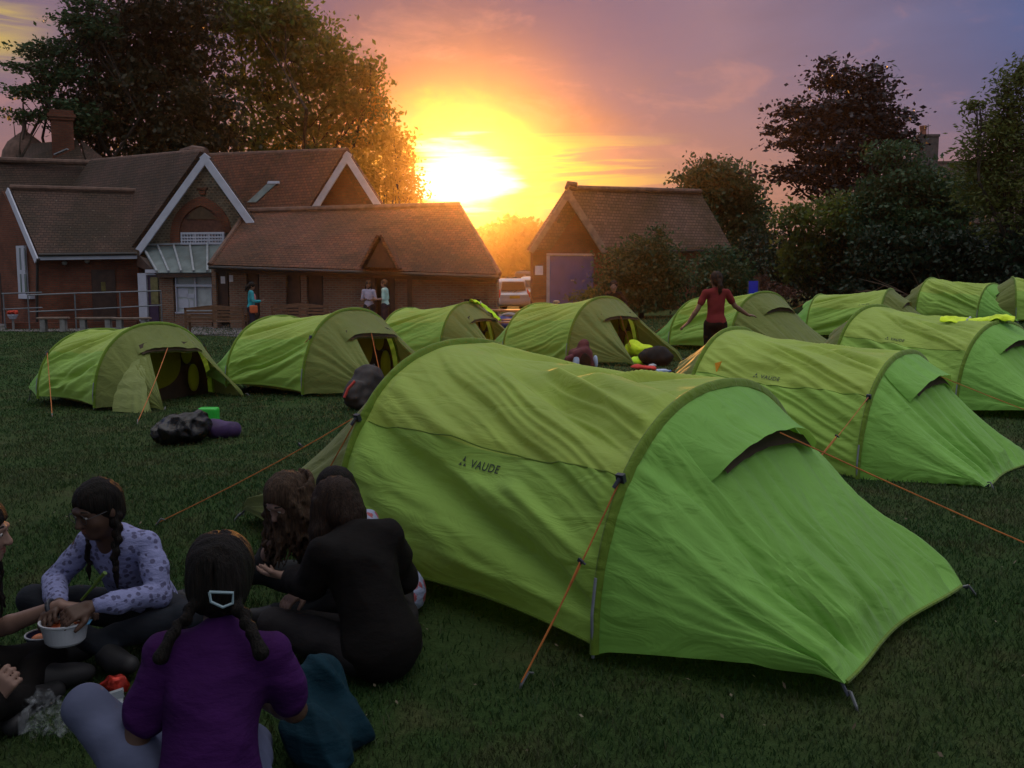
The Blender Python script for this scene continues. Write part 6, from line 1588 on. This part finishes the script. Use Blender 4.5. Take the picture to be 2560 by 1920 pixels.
def bowl2():
    g = G(96, 1400); r = empty('tub', (g.x, g.y, g.z)); tag(r, 'dark blue tub with pale rim on the grass below the white bowl', 'tub')
    b = MB(); b.lathe((0, 0, 0), [(0, 0), (.055, 0), (.07, .06), (.066, .06), (.052, .008), (0, .008)], 28); b.build('shell', plain('navy_plastic', (.012, .014, .05), .35, .1), r)
    b = MB(); b.lathe((0, 0, .058), [(.067, 0), (.073, .001), (.073, .006), (.067, .007), (.067, 0)], 28); b.build('rim', plain('pale_rim', (.4, .42, .45), .4), r)
    s = Sculpt(.005); s.ell((-.02, 0, .03), (.035, .04, .03)); s.mesh('food', MATS['orange_food'], r)
bowl2()
lump('crisp_packet', 'crumpled red foil crisp packet on the grass by the pale leggings', 'packet', [((0, 0, .035), (.05, .025, .035)), ((.03, .0, .04), (.035, .02, .028))], plain('red_foil', (.50, .035, .02), .25, .5, 25, .6, 40, metal=.4), tuple(np.array(gp2(243, 1500))), .0045, 51, .007, f=(50, 50, 50))
def tray():
    g = G(205, 1535); b = MB(); M = Matrix.Rotation(R(20), 3, 'Z'); b.box((0, 0, .012), (.20, .15, .008), M); b.box((0, 0, .03), (.21, .008, .03), M)
    o = b.build('food_tray', plain('pale_tray', (.34, .38, .42), .4, .1)); o.location = (g.x, g.y, g.z); o.rotation_euler = (R(8), R(-10), 0); tag(o, 'pale plastic tray lying beside the red crisp packet', 'tray')
tray()
def clearbag():
    m, t, out = newmat('clear_film'); b = t.nodes.new('ShaderNodeBsdfPrincipled'); b.inputs['Base Color'].default_value = (.5, .55, .6, 1); b.inputs['Roughness'].default_value = .15
    tr = t.nodes.new('ShaderNodeBsdfTransparent'); mx = t.nodes.new('ShaderNodeMixShader'); n_ = noise(t, coord(t, 'Object'), 26, 5, .7, 1.0)
    t.links.new(math_('MULTIPLY', sm(n_, .40, .72, t), .22, tree=t), mx.inputs[0]); t.links.new(tr.outputs[0], mx.inputs[1]); t.links.new(b.outputs[0], mx.inputs[2]); t.links.new(mx.outputs[0], out.inputs[0])
    lump('clear_bag', 'crumpled clear plastic bag on the grass at the bottom left', 'bag', [((0, 0, .05), (.11, .09, .06)), ((.12, .02, .04), (.09, .07, .05)), ((-.06, .06, .07), (.07, .06, .05))], m, gp2(112, 1580), .007, 61, .016, f=(40, 40, 40))
clearbag()
lump('jacket', 'crumpled teal jacket lying between the purple T-shirt and the black hoodie', 'jacket', [((0, 0, .14), (.09, .10, .16)), ((.05, .05, .20), (.08, .08, .12)), ((.05, -.10, .10), (.10, .12, .11)), ((.10, -.02, .08), (.09, .12, .09)), ((.16, .02, .04), (.06, .06, .045)), ((.12, -.16, .05), (.07, .08, .06))], cloth('teal_fleece', (.004, .024, .038), .9), tuple(np.array(gp2(662, 1618))), .008, 63, .017, f=(20, 20, 30))
lump('dark_trainer', 'dark shoe lying on the grass near the left edge', 'shoe', [((0, 0, .05), (.05, .13, .05)), ((0, -.07, .06), (.045, .06, .06))], SHOE, gp2(128, 1490), .009, 65, .002, rz=R(-60))
for i, (x, y, l) in enumerate([(655, 1352, 'upper of two pale crumbs right of the purple sleeve'), (652, 1388, 'lower of two pale crumbs right of the purple sleeve')]):
    lump('crumb', l, 'food', [((0, 0, .012), (.018, .014, .012)), ((.01, .008, .016), (.012, .01, .01))], MATS['pale_food'], gp2(x, y), .004, 70 + i, .002)
# ---- furniture by the school
WOODB = plain('bench_wood', (.13, .065, .035), .7, .3, 6, .4, 20, stretch=(1, 6, 6)); STONE = plain('stone_leg', (.20, .20, .20), .9, .25, 5)
def bench(loc, rz, label, L_=1.8):
    T = empty('garden_bench', loc, rz); tag(T, label, 'bench', 'wooden garden benches by the buildings')
    b = MB(); [b.box((0, -.05 - .095 * i, .42), (L_, .08, .025)) for i in range(5)]; b.build('seat', WOODB, T)
    b = MB()
    for i in range(3): b.box((0, .035, .52 + .10 * i), (L_ - .08, .022, .065))
    n = 14
    for i in range(n):
        a0, a1 = -1 + 2 * i / n, -1 + 2 * (i + 1) / n; h0 = .86 + .075 * (math.cos(a0 * math.pi) * .5 + .5); h1 = .86 + .075 * (math.cos(a1 * math.pi) * .5 + .5)
        b.prism([(a0 * L_ / 2, .02, .79), (a1 * L_ / 2, .02, .79), (a1 * L_ / 2, .02, h1), (a0 * L_ / 2, .02, h0)], .03)
    b.box((0, .036, .62), (.09, .026, .38)); b.build('backrest', WOODB, T)
    for x in (-1, 1):
        for y, z in ((-.45, .62), (.02, .86)): b = MB(); b.box((x * (L_ / 2 - .03), y, z / 2), (.06, .06, z)); b.build('leg', WOODB, T)
        b = MB(); b.box((x * (L_ / 2 - .03), -.22, .63), (.075, .54, .03)); b.build('armrest', WOODB, T)
    return T
bx = lambda x, d: (P(x, 650, d).x, d, gz(P(x, 650, d).x, d))
bench(bx(462, 29.6), R(184), 'wooden garden bench with curved back rail standing behind the leftmost tent')
bench(bx(648, 30.6), R(186), 'wooden garden bench standing against the low outbuilding, right of the turquoise cardigan')
for i, (x, w_, l) in enumerate([(113, 1.0, 'short plank bench on two stone legs, nearest the railing end'), (205, 1.25, 'plank bench on two stone legs, middle one of three'), (283, 1.2, 'plank bench on stone legs, partly hidden by the top of the leftmost tent')]):
    d = 32.6 - .5 * i; T = empty('plank_bench', bx(x, d), R(8)); tag(T, l, 'bench', 'stone legged plank benches')
    b = MB(); b.box((0, 0, .47), (w_, .34, .06)); b.build('seat', plain('grey_plank', (.17, .125, .10), .8, .3, 5, .3), T, bevel=.008)
    for q in (-1, 1): b = MB(); b.box((q * w_ * .32, 0, .22), (.17, .28, .44)); b.build('leg', STONE, T, bevel=.01)
def railing():
    RA = plain('galvanised_rail', (.15, .17, .19), .45, .15, 6, metal=.4); T = empty('handrail', (0, 0, 0)); tag(T, 'grey tubular handrail with two rails running along the annex ramp', 'railing')
    q = lambda x, y, d: P(*z4(x, y), d)
    for pts in ([(235, 338, 33.2), (640, 322, 33.8), (1395, 300, 34.6)], [(240, 483, 33.2), (645, 466, 33.8), (1400, 425, 34.6)], [(15, 325, 34.4), (362, 314, 34.4)], [(25, 460, 34.4), (368, 446, 34.4)]):
        b = MB(); b.tube([q(*p) for p in pts], .024, 7); b.build('rail', RA, T)
    for x, y0, d in ((240, 338, 33.2), (645, 322, 33.8), (1035, 310, 34.2), (1390, 300, 34.6), (28, 325, 34.4)):
        a = q(x, y0, d); b = MB(); b.tube([a, (a.x, a.y, gz(a.x, a.y) - .1)], .024, 7); b.build('post', RA, T)
    a, c = q(60, 600, 33.9), q(1180, 600, 35.0); b = MB(); zt = P(*z4(600, 572), 34.3).z
    b.bar((a.x, a.y, zt - .3), (c.x, c.y, zt - .3), .2, .6); o = b.build('ramp_wall', RED); tag(o, 'low red brick ramp wall under the handrail', 'wall')
railing()
def pot():
    p = P(27, 672, 33.6); z = gz(p.x, p.y); o = empty('flower_pot', (p.x, p.y, z)); tag(o, 'white flower pot on a stand with red flowers at the far left', 'plant pot')
    zt = P(27, 678, 33.6).z - z
    b = MB(); b.lathe((0, 0, zt - .18), [(0, 0), (.10, 0), (.17, .13), (.17, .16), (0, .16)], 14); b.build('pot', WHITEP, o); b = MB(); b.tube([(0, 0, 0), (0, 0, zt - .17)], .04, 8); b.build('stand', STONE, o)
    s = Sculpt(.02); [s.ell((.12 * math.cos(a), .12 * math.sin(a), zt + .05 + .03 * math.sin(a * 3)), (.06, .06, .05)) for a in np.linspace(0, 6, 8)]; s.ell((0, 0, zt + .05), (.12, .12, .07)); s.mesh('flowers', plain('red_petals', (.45, .04, .02), .8, .4, 30), o, 1, folds(3, .02, (30, 30, 30)))
pot()
def car(loc, rz, label, paint, dims=(1.68, 3.7, 1.52)):
    w_, l_, h_ = dims; T = empty('parked_car', loc, rz); tag(T, label, 'car', 'cars parked beyond the garage')
    s = Sculpt(.045); hw = w_ / 2
    s.box((0, l_ / 2, .56), (hw, l_ / 2, .30), .16, None, .08); s.box((0, l_ * .42, h_ - .42), (hw * .86, l_ * .36, .40), .22, None, .16); s.box((0, .10, .42), (hw * .97, .14, .16), .10, None, .05)
    for x in (-1, 1):
        for y in (.72, l_ - .75): s.cut((x * hw, y, .30), (.22, .36, .36), None, .02)
    body = s.mesh('body', paint, T)
    def glass(name, pts, par=T): b = MB(); b.prism(pts, .02); return b.build(name, plain('car_glass', (.03, .035, .035), .05, .2, 1, spec=.8), par)
    zt, zb = h_ - .12, .90
    g = glass('rear_window', [(-hw * .72, .13, .95), (hw * .72, .13, .95), (hw * .62, .19, 1.33), (-hw * .62, .19, 1.33)])
    s_ = empty  # side windows
    for x in (-1, 1):
        xo = x * (hw * .885); pts = [(xo, .55, zb), (xo, l_ * .72, zb), (xo * .93, l_ * .62, zt), (xo * .93, .62, zt)]
        b = MB(); b.prism(pts if x > 0 else pts[::-1], .03); b.build('side_window', MATS['car_glass'], T)
        s = Sculpt(.02); s.chain([(x * hw * .88, .06, .66), (x * hw * .86, .06, .82), (x * hw * .80, .12, .98)], [.055, .06, .04], .02); s.mesh('tail_light', plain('red_lens', (.55, .035, .01), .15, .2), T)
        for y in (.72, l_ - .75):
            b = MB(); b.tube([(x * (hw - .20), y, .30), (x * (hw - .01), y, .30)], .30, 20); wh = b.build('wheel', plain('tyre', (.02, .02, .02), .85), T)
            b = MB(); b.tube([(x * (hw - .02), y, .30), (x * (hw + .004), y, .30)], .18, 14); b.build('rim', plain('alloy', (.4, .4, .42), .35, metal=.6), wh)
    b = MB(); b.box((0, -.005, .66), (.50, .02, .12)); b.build('number_plate', plain('plate_yellow', (.45, .30, .03), .5, .1), T)
    b = MB(); b.tube([(-.03, .06, .88), (.0, .045, .90), (.28, .10, 1.0)], .012, 5); b.build('rear_wiper', BUCK, T)
    b = MB(); b.tube([(-hw * .7, .9, h_ + .03), (-hw * .7, 2.4, h_ + .03)], .02, 6); b.tube([(hw * .7, .9, h_ + .03), (hw * .7, 2.4, h_ + .03)], .02, 6); b.build('roof_rail', BUCK, T)
    return T
SILVER = plain('silver_paint', (.42, .42, .46), .3, .04, 2, metal=.5); 
def cl(x, d): p = P(x, 650, d); return (p.x, d, gz(p.x, d))
car(cl(1112, 43), R(24), 'silver hatchback seen from behind between the low outbuilding and the garage', SILVER)
car(cl(1152, 50), R(-6), 'second silver car mostly hidden behind the silver hatchback and the garage corner', plain('pale_silver_paint', (.5, .5, .52), .3, .04, 2, metal=.4), (1.75, 4.3, 1.55))
car(cl(1132, 58), R(-20), 'dark car roof showing above the silver hatchback', plain('dark_grey_paint', (.05, .055, .06), .3, .05, 2, metal=.3), (1.8, 4.4, 1.85))
def trestle():
    d = 26; p = P(1108, 668, d); z = gz(p.x, d); T = empty('picnic_table', (p.x, d, z), R(8)); tag(T, 'low wooden picnic table with sunlight orange painted into its planks behind the golden tent', 'table')
    tw = plain('sun_tinted_plank', (.34, .15, .06), .6, .2, 6); b = MB(); [b.box((0, -.30 + .15 * i, .72), (1.35, .13, .04)) for i in range(5)]; b.build('tabletop', tw, T)  # orange of the low sun put into the plank colour
    for y in (-.72, .72): b = MB(); b.box((0, y, .43), (1.35, .22, .04)); b.build('seat', tw, T)
    for x in (-.5, .5): b = MB(); b.bar((x, -.70, .0), (x, -.15, .70), .05, .09, (1, 0, 0)); b.bar((x, .70, .0), (x, .15, .70), .05, .09, (1, 0, 0)); b.box((x + .06, 0, .39), (.05, 1.6, .08)); b.build('leg', WOODB, T)
trestle()
o = lump('holdall', 'blue holdall with a grey top on the grass beside the golden tent', 'bag', [((0, 0, .22), (.34, .22, .24)), ((.1, 0, .2), (.30, .2, .2))], plain('blue_nylon', (.04, .07, .30), .6, .2, 6, .3), gp2(1098, 710), .022, 81, .012)
s = Sculpt(.02); s.ell((.02, 0, .44), (.24, .18, .07)); s.ell((.12, .02, .42), (.16, .14, .06)); s.mesh('grey_lid', plain('grey_nylon', (.22, .23, .24), .8, .2), o, 1, folds(4, .012))
def dark_chair():
    d = 28.5; p = P(1026, 640, d); z = gz(p.x, d); T = empty('garden_chair', (p.x, d, z), R(20)); tag(T, 'dark garden chair with pale curved arms at the right end of the low outbuilding', 'chair')
    b = MB(); b.box((0, 0, .42), (.5, .48, .04)); b.build('seat', BLACKCLOTH, T); b = MB(); b.box((0, .25, .72), (.5, .04, .55)); b.build('backrest', BLACKCLOTH, T)
    for q in (-1, 1):
        b = MB(); b.tube([(q * .28, .26, .88), (q * .30, .05, .70), (q * .30, -.15, .63), (q * .30, -.28, .64)], .025, 6); b.build('armrest', plain('pale_arm', (.5, .38, .33), .4, .1), T)
        for y in (-.22, .24): b = MB(); b.tube([(q * .24, y, 0), (q * .24, y, .42)], .02, 6); b.build('leg', BUCK, T)
dark_chair()
def blue_chair():
    p = P(1628, 618, 26); z = gz(p.x, 26); T = empty('folding_chair', (p.x, 26, z), R(-12)); tag(T, 'bright blue folding camp chair in front of the russet dead bush', 'chair')
    m = plain('royal_blue', (.015, .025, .42), .6, .1); zt = P(1628, 607, 26).z - z
    b = MB(); b.box((0, .2, zt - .18), (.24, .03, .36)); b.build('backrest', m, T); b = MB(); b.box((0, 0, zt - .42), (.42, .40, .03)); b.build('seat', m, T)
    for q in (-1, 1):
        b = MB(); b.tube([(q * .20, .22, 0), (q * .20, -.2, zt - .42)], .012, 6); b.tube([(q * .20, -.2, 0), (q * .13, .2, zt)], .012, 6); b.build('leg', BUCK, T)
    b = MB(); b.box((.38, .05, zt - .30), (.16, .3, .02)); b.build('side_table', plain('pale_blue_plastic', (.25, .4, .6), .4), T)
blue_chair()
def post():
    p = P(1202, 660, 30); b = MB(); z = gz(p.x, 30); zt = P(1202, 648, 30).z; b.tube([(p.x, 30, z), (p.x, 30, zt - .08)], .05, 8); b.lathe((p.x, 30, zt - .1), [(0, 0), (.10, 0), (.11, .06), (.05, .09), (0, .09)], 12); o = b.build('bollard_light', plain('tan_cap', (.4, .28, .16), .6)); tag(o, 'short post with a pale cap standing before the blue garage door', 'post')
post()
def fallen():
    r = np.random.default_rng(15); n = 1100; y = 1.4 * (22 / 1.4) ** (r.random(n) ** .8); x = (r.random(n) * 2 - 1) * (y * .66 + 1.5); z = ground_z(x, y) + .022 + .012 * r.random(n)
    s_ = (.004 + .008 * r.random(n))[:, None]; a = r.random(n) * 6.283; d = np.stack([np.cos(a), np.sin(a), .5 * r.normal(size=n)], 1) * s_; e = np.stack([-np.sin(a), np.cos(a), .5 * r.normal(size=n)], 1) * s_ * .55; C = np.stack([x, y, z], 1)
    V = np.stack([C - d, C + e, C + d, C - e], 1).reshape(-1, 3); m, t, out = newmat('fallen_bits'); g = t.nodes.new('ShaderNodeNewGeometry'); b = t.nodes.new('ShaderNodeBsdfPrincipled')
    t.links.new(mixc(g.outputs['Random Per Island'], (.07, .045, .025), (.17, .15, .10), t), b.inputs['Base Color']); b.inputs['Roughness'].default_value = .8; t.links.new(b.outputs[0], out.inputs[0])
    tag(npmesh('fallen_leaves', V, np.arange(n * 4, dtype=np.int32).reshape(n, 4), m, smooth=False), kind='stuff')
fallen()
def brush():
    r = np.random.default_rng(9); b = MB(); c = P(2000, 610, 33)
    for i in range(46):
        a = Vector((c.x + r.normal() * 1.6, 33 + r.normal() * .5, gz(c.x, 33) + .1 + .5 * r.random())); d = Vector((r.normal(), r.normal() * .3, r.normal() * .12)).normalized() * (.8 + r.random()); b.tube([a, a + d * .5 + Vector((0, 0, .05)), a + d], [.02, .016, .006], 5)
    o = b.build('brushwood_pile', plain('dry_sticks', (.13, .085, .06), .9, .3)); tag(o, 'pile of bare dry sticks lying under the dark shrubs on the right', 'brushwood')
brush()

# ------------------------------------------------------------------ haze added for the glow round the sun: one closed box of even air round the camera and the scene
def haze():
    m, t, out = newmat('haze_air')
    v = t.nodes.new('ShaderNodeVolumePrincipled'); v.inputs['Color'].default_value = (1.0, .72, .48, 1); v.inputs['Density'].default_value = .0005; v.inputs['Anisotropy'].default_value = .935
    t.links.new(v.outputs[0], out.inputs['Volume'])
    b = MB(); b.box((0, 90, 13), (420, 300, 38)); o = b.build('haze', m); tag(o, kind='stuff')
    w = o.modifiers.new('weld', 'WELD')
haze()
